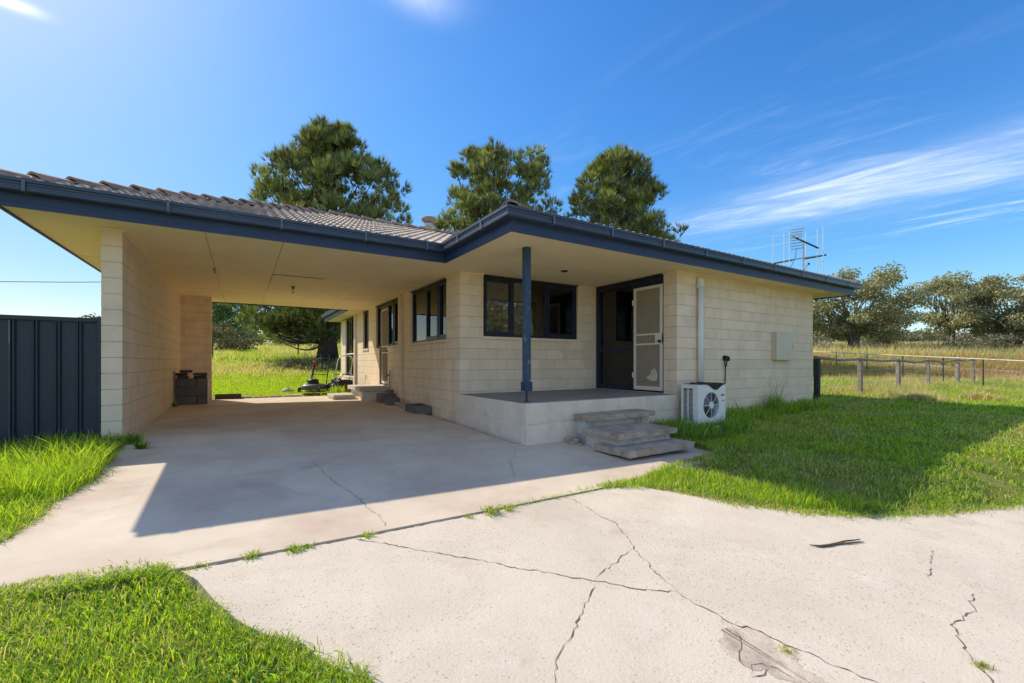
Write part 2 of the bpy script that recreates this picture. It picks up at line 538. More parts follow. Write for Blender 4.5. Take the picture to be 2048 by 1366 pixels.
def gramp(f, stops):
    r = N.new('ShaderNodeValToRGB'); L.new(f, r.inputs[0])
    e = r.color_ramp.elements
    while len(e) < len(stops): e.new(0.5)
    for k, (p, c) in enumerate(stops): e[k].position = p; e[k].color = (*c, 1)
    return r.outputs[0]


gm = N.new('ShaderNodeMix'); gm.data_type = 'RGBA'; gm.inputs[0].default_value = 0.5
L.new(gramp(gn(0.12), [(0.35, (0.17, 0.23, 0.035)), (0.52, (0.26, 0.24, 0.06)), (0.68, (0.42, 0.32, 0.15))]), gm.inputs[6])
L.new(gramp(gn(3.5, 8, 0.7), [(0.3, (0.09, 0.11, 0.028)), (0.5, (0.20, 0.22, 0.05)), (0.7, (0.33, 0.28, 0.12))]), gm.inputs[7])
L.new(gm.outputs[2], bs.inputs['Base Color'])
gb = N.new('ShaderNodeBump'); gb.inputs['Strength'].default_value = 0.8; gb.inputs['Distance'].default_value = 0.06
L.new(gn(9, 8, 0.7), gb.inputs['Height']); L.new(gb.outputs[0], bs.inputs['Normal'])


# ------------------------------------------------------------------ ground shape
def slab_z(x, y):
    x = np.clip(x, -9, 6); y = np.clip(y, -14, 14.3)
    return -.0204 - .0168 * x + np.where(y < 7.27, .0396, .01) * (y - 7.27)


def lawn_z(x, y):
    return -.22 + .02 * (np.clip(x, -9, 14) - 4.5) + .01 * (np.clip(y, -6, 10) - 1.7)


EDGE = [(3.45, 3.17), (3.63, 2.79), (3.8, 2.47), (3.94, 2.22), (4.2, 1.92), (4.48, 1.69), (4.95, 1.45), (5.48, 1.25), (6.13, 1.06), (6.9, .85), (8.6, .3), (10, -2), (8, -7)]


def edge_dist(x, y):
    """distance to the driveway's lawn edge, 0 on the driveway itself"""
    d = np.full(x.shape, 1e3); P = np.array(EDGE)
    for a, b in zip(P, P[1:]):
        ab = b - a; t = np.clip(((x - a[0]) * ab[0] + (y - a[1]) * ab[1]) / (ab @ ab), 0, 1)
        d = np.minimum(d, np.hypot(x - a[0] - t * ab[0], y - a[1] - t * ab[1]))
    return np.where(inpoly(x, y, [(-1, 3.17)] + EDGE + [(-1, -7)]), 0, d)


def ground_z(x, y):
    x = np.asarray(x, float); y = np.asarray(y, float)
    w = sstep(0, .9, edge_dist(x, y)) * sstep(3.0, 4.4, x) * sstep(30, 14, y)
    z = (slab_z(x, y) - .02) * (1 - w) + lawn_z(x, y) * w
    d = x * sn + y * cs
    lat = (x * cs - y * sn) / np.maximum(np.abs(d), 1.0)
    k = sstep(-.25, .5, lat)
    tl_ = np.interp(d, [0, 13, 15, 18, 21, 25, 40, 60, 150, 400], [0, 0, .08, .32, .66, 1.12, 2.15, 3.4, 7.5, 11])
    tr_ = np.interp(d, [0, 17, 20, 22, 24, 27, 30, 40, 60, 150, 400], [0, .02, .08, .17, .35, .68, 1.05, 2.0, 3.2, 7.5, 11])
    t = tl_ * (1 - k) + tr_ * k
    far = sstep(14, 40, d)
    t = t + far * 0.35 * (fbm(x * .07, y * .07, 3) - .5) + sstep(13, 18, d) * .10 * (fbm(x * .5, y * .5, 9) - .5)
    return z + t


SLAB = [(-2.6, 3.22), (-1.0, 3.20), (-.28, 3.12), (0.75, 3.12), (1.8, 3.14), (3.0, 3.17), (3.55, 3.20), (4.02, 3.27), (4.45, 3.32), (4.85, 3.34), (5.4, 3.45),
        (5.6, 3.7), (5.6, 5.2), (3.3, 5.2), (3.395, 14.1), (-.60, 13.5), (-.60, 13.40), (-1.32, 13.40), (-1.32, 7.3), (-1.24, 7.0), (-1.22, 6.0),
        (-1.2, 5.5), (-1.22, 5.1), (-1.28, 4.7), (-1.27, 4.35), (-1.30, 4.0), (-2.6, 3.75)]
DRIVE = [(-.30, 3.115), (.75, 3.115), (1.8, 3.135), (3.0, 3.165), (3.45, 3.17), (3.63, 2.79), (3.8, 2.47), (3.94, 2.22), (4.2, 1.92), (4.48, 1.69), (4.95, 1.45),
         (5.48, 1.25), (6.13, 1.06), (6.9, .85), (8.6, .3), (10, -2), (8, -7), (-1, -7), (1.2, -.5), (.75, 1.0), (.44, 1.75), (.37, 1.84), (.29, 1.95),
         (.22, 2.13), (.09, 2.26), (-.01, 2.42), (-.12, 2.68), (-.21, 2.95)]


def sheet(name, poly, dz, mat, cell=0.35, lip=0.0, label=None):
    """a slab: top follows the ground plane, edge drops by lip"""
    P = np.array(poly); (x0, y0), (x1, y1) = P.min(0), P.max(0)
    gx, gy = np.meshgrid(np.arange(x0, x1, cell) + .07, np.arange(y0, y1, cell) + .05)
    gx = gx.ravel(); gy = gy.ravel()
    ok = inpoly(gx, gy, poly)
    for i in range(len(poly)):
        a = P[i]; b = P[(i + 1) % len(poly)]; ab = b - a
        t = np.clip(((gx - a[0]) * ab[0] + (gy - a[1]) * ab[1]) / (ab @ ab), 0, 1)
        ok &= np.hypot(gx - a[0] - t * ab[0], gy - a[1] - t * ab[1]) > .06
    pts = [Vector(p) for p in poly] + [Vector((a, b)) for a, b in zip(gx[ok], gy[ok])]
    n = len(poly)
    vs, _, fs, *_ = delaunay_2d_cdt(pts, [(i, (i + 1) % n) for i in range(n)], [], 1, 1e-6)
    xs = np.array([v.x for v in vs]); ys = np.array([v.y for v in vs])
    z = slab_z(xs, ys) + dz
    mb = MB(); mb.add(list(zip(xs, ys, z)), [tuple(f) for f in fs])
    q = [(x, y, float(slab_z(x, y)) + dz) for x, y in poly] + [(x, y, float(slab_z(x, y)) + dz - lip) for x, y in poly]
    A = sum(poly[i][0] * poly[(i + 1) % n][1] - poly[(i + 1) % n][0] * poly[i][1] for i in range(n))
    qf = [(i, i + n, (i + 1) % n + n, (i + 1) % n) for i in range(n)]
    mb.add(q, qf if A > 0 else [tuple(reversed(f)) for f in qf])
    o = link(name, mb.mesh(name, mat)); tag(o, kind='structure')
    return o


def axis(lo, hi, step, out_lo, out_hi, gr=1.25):
    a = list(np.arange(lo, hi + 1e-6, step)); s = step
    while a[-1] < out_hi: s *= gr; a.append(a[-1] + s)
    s = step
    while a[0] > out_lo: s *= gr; a.insert(0, a[0] - s)
    return np.array(a)


gxs = axis(-7, 36, .3, -420, 460, 1.18); gys = axis(-4, 34, .3, -300, 520, 1.18)
GX, GY = np.meshgrid(gxs, gys)
GZ = ground_z(GX, GY)
low = np.zeros(GX.shape, bool)
for poly in (SLAB, DRIVE):
    for dx in (-.17, 0, .17):
        for dy in (-.17, 0, .17):
            low |= inpoly(GX + dx, GY + dy, poly)
GZ = np.where((GX > 3.3) & (GX < 11.9) & (GY > 5.0) & (GY < 18.6), GZ - .1, GZ)
GZ = np.where(low, np.minimum(GZ - .055, slab_z(GX, GY) - .06), GZ - .012)
nx, ny = len(gxs), len(gys)
ii = (np.arange(ny - 1)[:, None] * nx + np.arange(nx - 1)[None, :]).ravel()
tri = np.concatenate([np.stack([ii, ii + 1, ii + nx + 1], 1), np.stack([ii, ii + nx + 1, ii + nx], 1)])
o = link('ground', np_mesh('ground', np.stack([GX.ravel(), GY.ravel(), GZ.ravel()], 1), tri, m_ground))
o.data.polygons.foreach_set('use_smooth', [True] * len(o.data.polygons))
tag(o, kind='structure')

slab = sheet('carport_slab', SLAB, 0.0, m_slab, .3, .06)
drive = sheet('driveway', DRIVE, -.012, m_drive, .3, .10)


def crack(pts, w, off, parent, jit=.012, name='crack'):
    """an open crack: a thin irregular dirt-filled ribbon lying in the slab"""
    P = [Vector(p) for p in pts]; dense = []
    for a, b in zip(P, P[1:]):
        n = max(1, int((b - a).length / .026))
        for k in range(n):
            q = a.lerp(b, k / n)
            dense.append(q + Vector((random.uniform(-jit, jit), random.uniform(-jit, jit))) * (0.2 if k == 0 else 1))
    dense.append(P[-1]); mb = MB(); vs = []
    for i, p in enumerate(dense):
        t = dense[min(i + 1, len(dense) - 1)] - dense[max(i - 1, 0)]
        nrm = Vector((-t.y, t.x)).normalized() if t.length > 1e-6 else Vector((1, 0))
        ww = w * random.uniform(.10, 1.2) * .27
        if i in (0, len(dense) - 1): ww *= .2
        for s_ in (1, -1):
            q = p + nrm * ww * s_
            vs.append((q.x, q.y, float(slab_z(q.x, q.y)) + off))
    mb.add(vs, [(2 * i, 2 * i + 1, 2 * i + 3, 2 * i + 2) for i in range(len(dense) - 1)])
    o = link(name, mb.mesh(name, m_crack), parent)
    return o


DZ = -.012 + .003
for pts, w in [
    ([(.66, 3.09), (.76, 2.99), (.92, 2.81), (1.06, 2.65), (1.22, 2.48), (1.37, 2.31), (1.46, 2.2), (1.6, 2.06), (1.67, 1.97), (1.76, 1.88), (1.85, 1.79), (1.91, 1.71), (2.01, 1.64), (2.08, 1.58), (2.07, 1.49), (2.08, 1.4), (2.08, 1.25), (2.13, 1.18), (2.15, 1.08), (2.17, .98), (2.2, .85), (2.23, .75), (2.3, .5)], .014),
    ([(1.72, 1.87), (1.67, 1.83), (1.54, 1.75), (1.44, 1.68), (1.35, 1.61), (1.28, 1.56), (1.2, 1.52), (1.14, 1.48), (1.08, 1.4), (.9, 1.2)], .012),
    ([(2.55, 3.09), (2.53, 2.92), (2.52, 2.78), (2.48, 2.61), (2.5, 2.48), (2.42, 2.34), (2.38, 2.24), (2.28, 2.09), (2.22, 1.94), (2.16, 1.82), (2.13, 1.71), (2.08, 1.59)], .011),
    ([(2.28, 2.09), (2.13, 2.05), (2.04, 2.0), (1.88, 1.96), (1.81, 1.93), (1.75, 1.9)], .010),
    ([(4.22, 1.06), (3.96, 1.0), (3.78, .96), (3.64, .93)], .009),
    ([(3.63, .73), (3.47, .71), (3.41, .68), (3.3, .69), (3.18, .69), (3.11, .7), (2.98, .66), (2.94, .63), (2.85, .59), (2.76, .54), (2.7, .49), (2.4, .3)], .012),
    ([(2.01, 1.26), (2.03, 1.21), (1.97, 1.15), (1.88, 1.11), (1.84, 1.06)], .010),
    ([(1.81, 1.02), (1.87, 1.05), (1.92, 1.03), (1.92, 1.0), (1.86, .99), (1.8, 1.01)], .009),
    ([(1.93, 1.01), (1.95, .96), (1.95, .91)], .009)]:
    crack(pts, w, DZ, drive)
crack([(.66, 5.36), (.71, 4.92), (.72, 4.66), (.76, 4.37), (.82, 4.07), (.86, 3.81), (.87, 3.56), (.9, 3.38), (.89, 3.18)], .009, .003, slab)
crack([(3.2, 5.07), (2.9, 4.62), (2.66, 4.34), (2.55, 4.08), (2.39, 3.78)], .008, .003, slab)
crack([(-1.18, 4.99), (-.14, 5.03), (1.0, 5.06), (2.26, 5.10), (3.39, 5.08)], .007, .003, slab, jit=.001, name='saw_cut')
crack([(-1.28, 9.6), (0.2, 9.62), (3.38, 9.6)], .006, .003, slab, jit=.001, name='saw_cut')
crack([(-.32, 3.105), (.2, 3.106), (.75, 3.108), (1.3, 3.118), (1.8, 3.128), (2.4, 3.145), (3.0, 3.16), (3.4, 3.165)], .022, DZ, drive, jit=.004, name='joint_gap')
# faint tyre scuffs
m_scuff = pmat('tyre_scuff', (0.53, 0.435, 0.335), 0.2, 14, 0.85)
for (cx_, cy_, rr_, a0_, a1_, cnt, st_) in [(-.9, 3.75, 1.25, 14, 52, 7, .028), (-.15, 6.1, 1.2, -62, -25, 6, .03), (.2, 5.9, .9, 20, 75, 6, .035)]:
    for k in range(cnt):
        r_ = rr_ + k * st_
        crack([(cx_ + r_ * math.cos(R(a)), cy_ + r_ * math.sin(R(a))) for a in np.linspace(a0_ + random.uniform(0, 6), a1_ - random.uniform(0, 8), 9)], .010, .002, slab, jit=.003, name='tyre_scuff').data.materials[0] = m_scuff
# broken, dirty patch of concrete beside the long crack
mb = MB(); vs = []
for k in range(90):
    a = 2 * math.pi * k / 90
    x = 1.99 + (.075 + .03 * math.sin(3 * a)) * math.cos(a) * 1.6 + random.uniform(-.016, .016)
    y = 1.02 + (.27 + .04 * math.sin(2 * a + 1)) * math.sin(a) + random.uniform(-.015, .015)
    vs.append((x, y, float(slab_z(x, y)) + DZ - .0015))
mb.add(vs, [tuple(range(90))])
m_patch = pmat('worn_patch', (0.56, 0.47, 0.37), 0.25, 9, 0.95, 0.6, 50, stain=((0.26, 0.205, 0.155), 11, 0.5, 0.7, 0.8))
link('worn_patch', mb.mesh('worn_patch', m_patch), drive)
# tyre marks in the carport
m_tyre = pmat('tyre_mark', (0.27, 0.215, 0.185), 0.2, 14, 0.8)


def track_z(x, y): return float(ground_z(x, y))


# gravel track across the paddock on the right
cl_ = []
for u_, d_ in [(.66, 33), (.78, 30), (.9, 28), (1.02, 26), (1.2, 23.6), (1.5, 20.5), (1.9, 17)]:
    cl_.append(Vector((d_ * (sn + u_ * cs), d_ * (cs - u_ * sn))))
mb = MB(); vs = []
dense = [a.lerp(b, k / 8) for a, b in zip(cl_, cl_[1:]) for k in range(8)] + [cl_[-1]]
for i, p in enumerate(dense):
    t = (dense[min(i + 1, len(dense) - 1)] - dense[max(i - 1, 0)]).normalized(); nn = Vector((-t.y, t.x))
    for k in range(5):
        q = p + nn * (k / 4 - .5) * 2.6
        vs.append((q.x, q.y, track_z(q.x, q.y) + .035))
mb.add(vs, [(5 * i + k, 5 * i + k + 5, 5 * i + k + 6, 5 * i + k + 1) for i in range(len(dense) - 1) for k in range(4)])
o = link('gravel_track', mb.mesh('gravel_track', m_gravel)); tag(o, kind='structure')

# ------------------------------------------------------------------ the house
house = thing('house', 'low cream block house with carport, blue gutters and brown tiled roof', 'house', (3.4, 7.28, 0))
SOF = 2.68
TOP = 2.662


def seen_px(c):
    d = c[0] * sn + c[1] * cs
    return 868.3 / d if d > .3 else 0


cands = []
wall_objs = []


def wall(run, f0, f1, s0, s1, zb, opens=(), face=-1, name='wall', blocks=True, shift=0.0):
    """block wall: run 'x' or 'y'; f0..f1 its thickness; openings (s0, s1, z0, z1)"""
    cells = []
    k = 0; z1 = TOP
    while z1 > zb + .02:
        z0 = max(zb, z1 - .2)
        off = (0.2 if k % 2 else 0.0) + shift
        js = [s0] + [s for s in np.arange(math.floor(s0 / .4) * .4 + off - .4, s1 + .4, .4) if s0 + .07 < s < s1 - .07] + [s1]
        for a, b in zip(js, js[1:]):
            segs = [(a, b, z0, z1)]
            for (oa, ob, oz0, oz1) in opens:
                new = []
                for (p, q, y0, y1) in segs:
                    if q <= oa + 1e-6 or p >= ob - 1e-6 or y1 <= oz0 + 1e-6 or y0 >= oz1 - 1e-6:
                        new.append((p, q, y0, y1)); continue
                    if p < oa: new.append((p, oa, y0, y1))
                    if q > ob: new.append((ob, q, y0, y1))
                    m0, m1 = max(p, oa), min(q, ob)
                    if y0 < oz0 - .01: new.append((m0, m1, y0, oz0))
                    if y1 > oz1 + .01: new.append((m0, m1, oz1, y1))
                segs = new
            cells += [c for c in segs if c[1] - c[0] > .02 and c[3] - c[2] > .02]
        z1 = z0; k += 1
    edges = {round(s0, 4), round(s1, 4)} | {round(o[0], 4) for o in opens} | {round(o[1], 4) for o in opens}
    zed = {round(o[2], 4) for o in opens} | {round(o[3], 4) for o in opens}
    mb = MB()
    for a, b, z0, z1 in cells:
        ia = .007 if round(a, 4) in edges else 0; ib = .007 if round(b, 4) in edges else 0
        iz = .007 if round(z1, 4) in zed else 0
        A, B = a + ia, b - ib
        if run == 'x': mb.box(A, B, f0 + .006, f1 - .006, z0, z1 - iz)
        else: mb.box(f0 + .006, f1 - .006, A, B, z0, z1 - iz)
    w = part(name, mb, m_joint, house)
    if not blocks: return w
    for a, b, z0, z1 in cells:
        ja = .0 if round(a, 4) in edges else .0015; jb = .0 if round(b, 4) in edges else .0015
        box = (a + ja, b - jb, z0 + .004, z1 - .004)
        c = ((a + b) / 2, f0 if face < 0 else f1, (z0 + z1) / 2)
        if run == 'y': c = (c[1], c[0], c[2])
        s = seen_px(c)
        if run == 'x': cosv = max(0, c[1] / math.hypot(c[0], c[1]))
        else: cosv = max(0, (c[0] if face < 0 else -c[0]) / math.hypot(c[0], c[1]))
        cands.append((s * s * (b - a) * (z1 - z0) * (cosv + .02), w, run, f0, f1, box))
    return w


# carport wall on the left and its return pier
wall('y', -1.488, -1.288, 7.27, 13.44, -.35, face=1)
wall('x', 13.44, 13.63, -1.488, -.662, -.35)
# porch wall with the wide window
PW = (3.888, 6.219, 1.50, 2.70)
wall('x', 7.28, 7.47, 3.397, 6.914, -.25, [PW])
# long side wall
W1 = (7.907, 10.03, 1.455, 2.70); W2 = (10.883, 11.95, 1.45, 2.70); WD = (11.95, 12.80, .36, 2.70); WS = (12.80, 13.165, 1.43, 2.70)
W3 = (14.07, 14.81, 1.44, 2.70); W4 = (16.0, 17.67, .50, 2.70)
wall('y', 3.397, 3.587, 7.47, 18.47, -.35, [W1, W2, WD, WS, W3, W4])
# wall beside the front door, front wing wall, far side
DO = (5.426, 7.28, .43, 2.70)
wall('y', 6.724, 6.914, 5.317, 7.28, -.30, [DO])
wall('x', 5.127, 5.317, 6.724, 11.843, -.35, shift=.13)
wall('y', 11.653, 11.843, 5.317, 18.47, -.35, [(9.2, 11.4, 1.2, 2.4), (12.6, 14.6, 1.2, 2.4)], blocks=False)  # unseen open holes added to let daylight into the rooms
wall('x', 18.47, 18.66, 3.397, 11.843, -.35, [(4.2, 6.2, 1.2, 2.4), (8.0, 10.4, 1.2, 2.4)], blocks=False)  # rear openings, unseen too, added to brighten the rooms

cands.sort(key=lambda t: -t[0])
meshes = {}
rest = MB()
for i, (s, w, run, f0, f1, (a, b, z0, z1)) in enumerate(cands):
    dx = b - a; dz = z1 - z0; ty = f1 - f0
    if i < 300:
        key = (run, round(dx, 3), round(dz, 3), round(ty, 3))
        if key not in meshes:
            mb = MB()
            if run == 'x': mb.bbox(-dx / 2, dx / 2, -ty / 2, ty / 2, 0, dz, .003)
            else: mb.bbox(-ty / 2, ty / 2, -dx / 2, dx / 2, 0, dz, .003)
            meshes[key] = mb.mesh('block', m_block)
        o = link('block', meshes[key], w)
        jx = random.uniform(-.0015, .0015)
        if run == 'x': o.location = ((a + b) / 2, (f0 + f1) / 2 + jx, z0)
        else: o.location = ((f0 + f1) / 2 + jx, (a + b) / 2, z0)
    else:
        if run == 'x': rest.bbox(a, b, f0, f1, z0, z1, .003)
        else: rest.bbox(f0, f1, a, b, z0, z1, .003)
part('blockwork', rest, m_block, house, kind='stuff')

# light paint bead where the walls meet the soffit
for x0, x1, y0, y1 in [(-1.50, -1.27, 7.245, 7.27), (-1.288, -1.265, 7.27, 13.44), (-1.288, -.65, 13.415, 13.44), (3.372, 3.397, 7.28, 7.90), (3.372, 3.397, 10.03, 10.88),
                       (3.372, 3.397, 13.17, 14.07), (3.372, 3.397, 14.81, 16.0), (3.372, 3.888, 7.255, 7.28), (6.219, 6.724, 7.255, 7.28), (6.70, 6.724, 5.102, 5.426), (6.724, 11.86, 5.102, 5.127)]:
    part('cornice_bead', MB().box(x0, x1, y0, y1, TOP - .012, TOP + .014), m_soffit, house)

# soffit sheets
m_back = m_joint
soff = MB()
for x0, x1, y0, y1 in [(-2.2, 3.39, 6.71, 14.52), (2.87, 12.81, 4.65, 7.28), (2.87, 12.81, 7.28, 19.09)]:
    soff.box(x0, x1, y0, y1, 2.698, 2.71)
soffit = part('soffit', soff, m_joint, house)


def panels(xs, ys, drop=None):
    for i in range(len(xs) - 1):
        for j in range(len(ys) - 1):
            g_ = .003
            mb = MB()
            z = SOF - (.004 if (i * 3 + j) % 4 == 1 else 0) - random.uniform(0, .002)
            x0, x1, y0, y1 = xs[i] + g_, xs[i + 1] - g_, ys[j] + g_, ys[j + 1] - g_
            mb.box(x0, x1, y0, y1, z, z + .008)
            if drop == (i, j):
                mb.v = [(vx, vy, vz - (.022 if vy < y0 + .01 else 0)) for vx, vy, vz in mb.v]
            part('soffit_panel', mb, m_soffit, soffit)


panels([-2.20, -1.31, -.41, .49, 1.39, 2.29, 3.39], [6.71, 9.35, 12.05, 14.52], drop=(3, 1))
panels([2.87, 4.47, 6.70], [4.65, 6.0, 7.27])
panels([6.706, 8.3, 10.1, 11.9, 12.81], [4.65, 5.12])
panels([2.87, 3.39], [14.53, 16.3, 19.09])
panels([11.85, 12.81], [5.125, 9.0, 14.0, 19.09])
panels([2.87, 11.85], [18.67, 19.09])

# fascia and gutter along the whole eaves outline
OUT = [(-2.21, 6.70), (2.86, 6.70), (2.86, 4.637), (12.82, 4.637), (12.82, 19.1), (2.86, 19.1), (2.86, 14.53), (-2.21, 14.53)]


def sweep(profile, closed=True):
    mb = MB(); n = len(OUT); rings = []
    for i in range(n):
        p = Vector(OUT[i]); a = Vector(OUT[i - 1]); b = Vector(OUT[(i + 1) % n])
        d1 = (p - a).normalized(); d2 = (b - p).normalized()
        n1 = Vector((d1.y, -d1.x)); n2 = Vector((d2.y, -d2.x))
        rings.append([(p.x + (n1.x + n2.x) * o, p.y + (n1.y + n2.y) * o, z) for o, z in profile])
    m = len(profile); vs = [q for r in rings for q in r]; fs = []
    for i in range(n):
        j = (i + 1) % n
        for k in range(m):
            l = (k + 1) % m
            if not closed and l == 0: continue
            fs.append((i * m + k, j * m + k, j * m + l, i * m + l))
    mb.add(vs, fs); return mb


fascia = part('fascia', sweep([(-.02, 2.652), (0, 2.652), (.001, 2.70), (.004, 2.705), (.004, 2.87), (-.02, 2.87)]), m_blue, house)
GP = [(.005, 2.905), (.012, 2.905), (.012, 2.802), (.10, 2.802), (.113, 2.815), (.113, 2.838), (.106, 2.843), (.106, 2.868), (.113, 2.873), (.113, 2.893), (.128, 2.900), (.128, 2.934),
      (.112, 2.934), (.112, 2.926), (.120, 2.926), (.120, 2.907), (.106, 2.896), (.106, 2.879), (.099, 2.872), (.099, 2.84), (.106, 2.834), (.106, 2.82), (.095, 2.810), (.005, 2.796)]
gutter = part('gutter', sweep(GP), m_gutter, house)
m_clip = pmat('gutter_clip', (0.09, 0.12, 0.15), 0.2, 10, 0.4, 0, 30, 0.5)
for (x, y, ax) in [(-1.95, 6.70, 'x'), (-.75, 6.70, 'x'), (.45, 6.70, 'x'), (1.55, 6.70, 'x'), (2.5, 6.70, 'x'), (2.86, 5.95, 'y'), (2.86, 5.2, 'y'),
                   (3.45, 4.637, 'x'), (4.5, 4.637, 'x'), (5.6, 4.637, 'x'), (6.7, 4.637, 'x'), (7.8, 4.637, 'x'), (8.9, 4.637, 'x'), (10.0, 4.637, 'x'), (11.1, 4.637, 'x'), (12.2, 4.637, 'x')]:
    mb = MB(); h = .014
    for z0, z1, o0, o1 in [(2.806, 2.936, .129, .1325), (2.930, 2.938, .0, .1325), (2.797, 2.803, .03, .1325)]:
        if ax == 'x': mb.box(x - h, x + h, y - o1, y - o0, z0, z1)
        else: mb.box(x - o1, x - o0, y - h, y + h, z0, z1)
    part('gutter_clip', mb, m_clip, gutter)

# roof: underlay planes, tiles laid in courses, hip and ridge caps
PITCH = math.tan(R(20)); Z0 = 2.90
EX0, EX1, EY0, EY1 = -2.26, 12.87, 4.587, 19.15     # tile edges
CY0, CY1 = 6.65, 14.58                              # carport eaves
RC = (CY1 - CY0) / 2; yr = CY0 + RC; zr = Z0 + RC * PITCH
mxh = (12.87 - 2.81) / 2; rm = 2.81 + mxh; zrm = Z0 + mxh * PITCH
und = MB()
H0 = -.02
und.add([(EX0, CY0, Z0 + H0), (2.81 + RC, CY0, Z0 + H0), (2.81 + RC, yr, zr + H0), (EX0 + RC, yr, zr + H0)], [(0, 1, 2, 3)])
und.add([(EX0, CY1, Z0 + H0), (2.81 + RC, CY1, Z0 + H0), (2.81 + RC, yr, zr + H0), (EX0 + RC, yr, zr + H0)], [(3, 2, 1, 0)])
und.add([(EX0, CY0, Z0 + H0), (EX0 + RC, yr, zr + H0), (EX0, CY1, Z0 + H0)], [(0, 1, 2)])
und.add([(2.81, EY0, Z0 + H0), (12.87, EY0, Z0 + H0), (rm, EY0 + mxh, zrm + H0)], [(0, 1, 2)])
und.add([(2.81, EY1, Z0 + H0), (12.87, EY1, Z0 + H0), (rm, EY1 - mxh, zrm + H0)], [(2, 1, 0)])
und.add([(2.81, EY0, Z0 + H0), (rm, EY0 + mxh, zrm + H0), (rm, EY1 - mxh, zrm + H0), (2.81, EY1, Z0 + H0)], [(0, 1, 2, 3)])
und.add([(12.87, EY0, Z0 + H0), (rm, EY0 + mxh, zrm + H0), (rm, EY1 - mxh, zrm + H0), (12.87, EY1, Z0 + H0)], [(3, 2, 1, 0)])
roof = part('roof', und, m_tile, house)

TW, TE, TL = .30, .32, .365


def tile_geo():
    """one double-roll tile: u across, v up the slope, w off the roof"""
    seg = 10; vs = []; fs = []
    for e, (v, w) in enumerate([(0, .030), (TL, .002)]):
        for i in range(seg + 1):
            t = i / seg
            hgt = .044 * (0.5 - 0.5 * math.cos(4 * math.pi * t)) ** 1.2
            vs.append((t * TW * 1.01, v, w + hgt))
    n = seg + 1
    for i in range(seg): fs.append((i, i + 1, n + i + 1, n + i))
    for i in range(n):
        vs.append((vs[i][0], 0, vs[i][2] - .030))
    for i in range(seg): fs.append((2 * n + i, 2 * n + i + 1, i + 1, i))
    return vs, fs


TG = tile_geo()


def slope_frame(o, across, up):
    a = Vector(across).normalized(); u = Vector(up).normalized(); n = a.cross(u)
    return Matrix(((a.x, u.x, n.x, o[0]), (a.y, u.y, n.y, o[1]), (a.z, u.z, n.z, o[2]), (0, 0, 0, 1)))


tile_me = MB().add(*TG).mesh('roof_tile', m_tile, False)
n_t = 0
fr = slope_frame((EX0, CY0, Z0), (1, 0, 0), (0, 1, PITCH))
ncourse = int(RC * math.hypot(1, PITCH) / TE) + 1
tr_mb = MB()
for j in range(ncourse):
    for i in range(-1, 40):
        u = i * TW; v = j * TE
        yy = CY0 + (v + TE * .5) / math.hypot(1, PITCH); run = yy - CY0
        xx = EX0 + u + TW / 2
        if xx < EX0 + run - .10 or xx > 2.81 + run + .12 or yy > yr + .1: continue
        M_ = fr @ Matrix.Translation((u, v - .03, 0.0))
        if n_t < 300:
            o = link('roof_tile', tile_me, roof); n_t += 1
            M2 = M_ @ Matrix.Translation((random.uniform(-.002, .002), random.uniform(-.003, .003), random.uniform(-.001, .002)))
            o.matrix_local = M2
        else:
            tr_mb.add([M_ @ Vector(p) for p in TG[0]], TG[1])
# tiles on slopes turned away from the driveway
for o_, ac, up, W, ok in [
    ((2.81, EY1, Z0), (0, -1, 0), (1, 0, PITCH), EY1 - EY0, lambda a, r: r < a < (EY1 - EY0) - r and not (EY1 - a < CY1 - r and EY1 - a > CY0 + r and r < RC)),
    ((2.81, EY0, Z0), (1, 0, 0), (0, 1, PITCH), 12.87 - 2.81, lambda a, r: r < a < 10.06 - r),
    ((EX0, CY1, Z0), (0, -1, 0), (1, 0, PITCH), CY1 - CY0, lambda a, r: r < a < (CY1 - CY0) - r),
    ((6.8, CY1, Z0), (-1, 0, 0), (0, -1, PITCH), 9.06, lambda a, r: a < 9.06 - r and a > 4 - r and r < RC),
    ((12.87, EY0, Z0), (0, 1, 0), (-1, 0, PITCH), EY1 - EY0, lambda a, r: r < a < (EY1 - EY0) - r)]:
    f2 = slope_frame(o_, ac, up)
    for j in range(18):
        r = (j + .5) * TE / math.hypot(1, PITCH)
        if r > mxh: break
        for i in range(int(W / TW) + 1):
            if ok((i + .5) * TW, r):
                M_ = f2 @ Matrix.Translation((i * TW, j * TE - .03, 0))
                tr_mb.add([M_ @ Vector(p) for p in TG[0]], TG[1])
part('tile_courses', tr_mb, m_tile, roof, kind='stuff')


def caps(a, b, n0=0):
    """overlapping ridge caps from a (low) to b"""
    a = Vector(a); b = Vector(b); d = (b - a); Ln = d.length; d.normalize()
    s_ = d.cross(Vector((0, 0, 1))).normalized(); n_ = s_.cross(d)
    k = int(Ln / .36)
    for i in range(k):
        mb = MB(); vs = []
        rnd = random.uniform(-.006, .006)
        prof = [(-.15, -.055), (-.085, .022), (-.02, .050), (.02, .050), (.085, .022), (.15, -.055)]
        for (t, lift, sc_) in ((i * .36 - .02, .060, 1.0), (i * .36 + .40, .012, .84)):
            for x, z in prof:
                vs.append(tuple(a + d * t + s_ * (x * sc_ + rnd) + n_ * (z * sc_ + lift)))
        m = len(prof)
        fs = [(q, q + 1, q + 1 + m, q + m) for q in range(m - 1)]
        lo = [tuple(Vector(vs[q]) - n_ * .028) for q in range(m)]
        vs += lo
        fs += [(2 * m + q, 2 * m + q + 1, q + 1, q) for q in range(m - 1)]
        mb.add(vs, fs)
        part('ridge_cap', mb, m_cap, roof)
    bed = MB()
    bed.tube([a + d * .05, b], .055, 6)
    part('cap_bedding', bed, m_cap, roof)


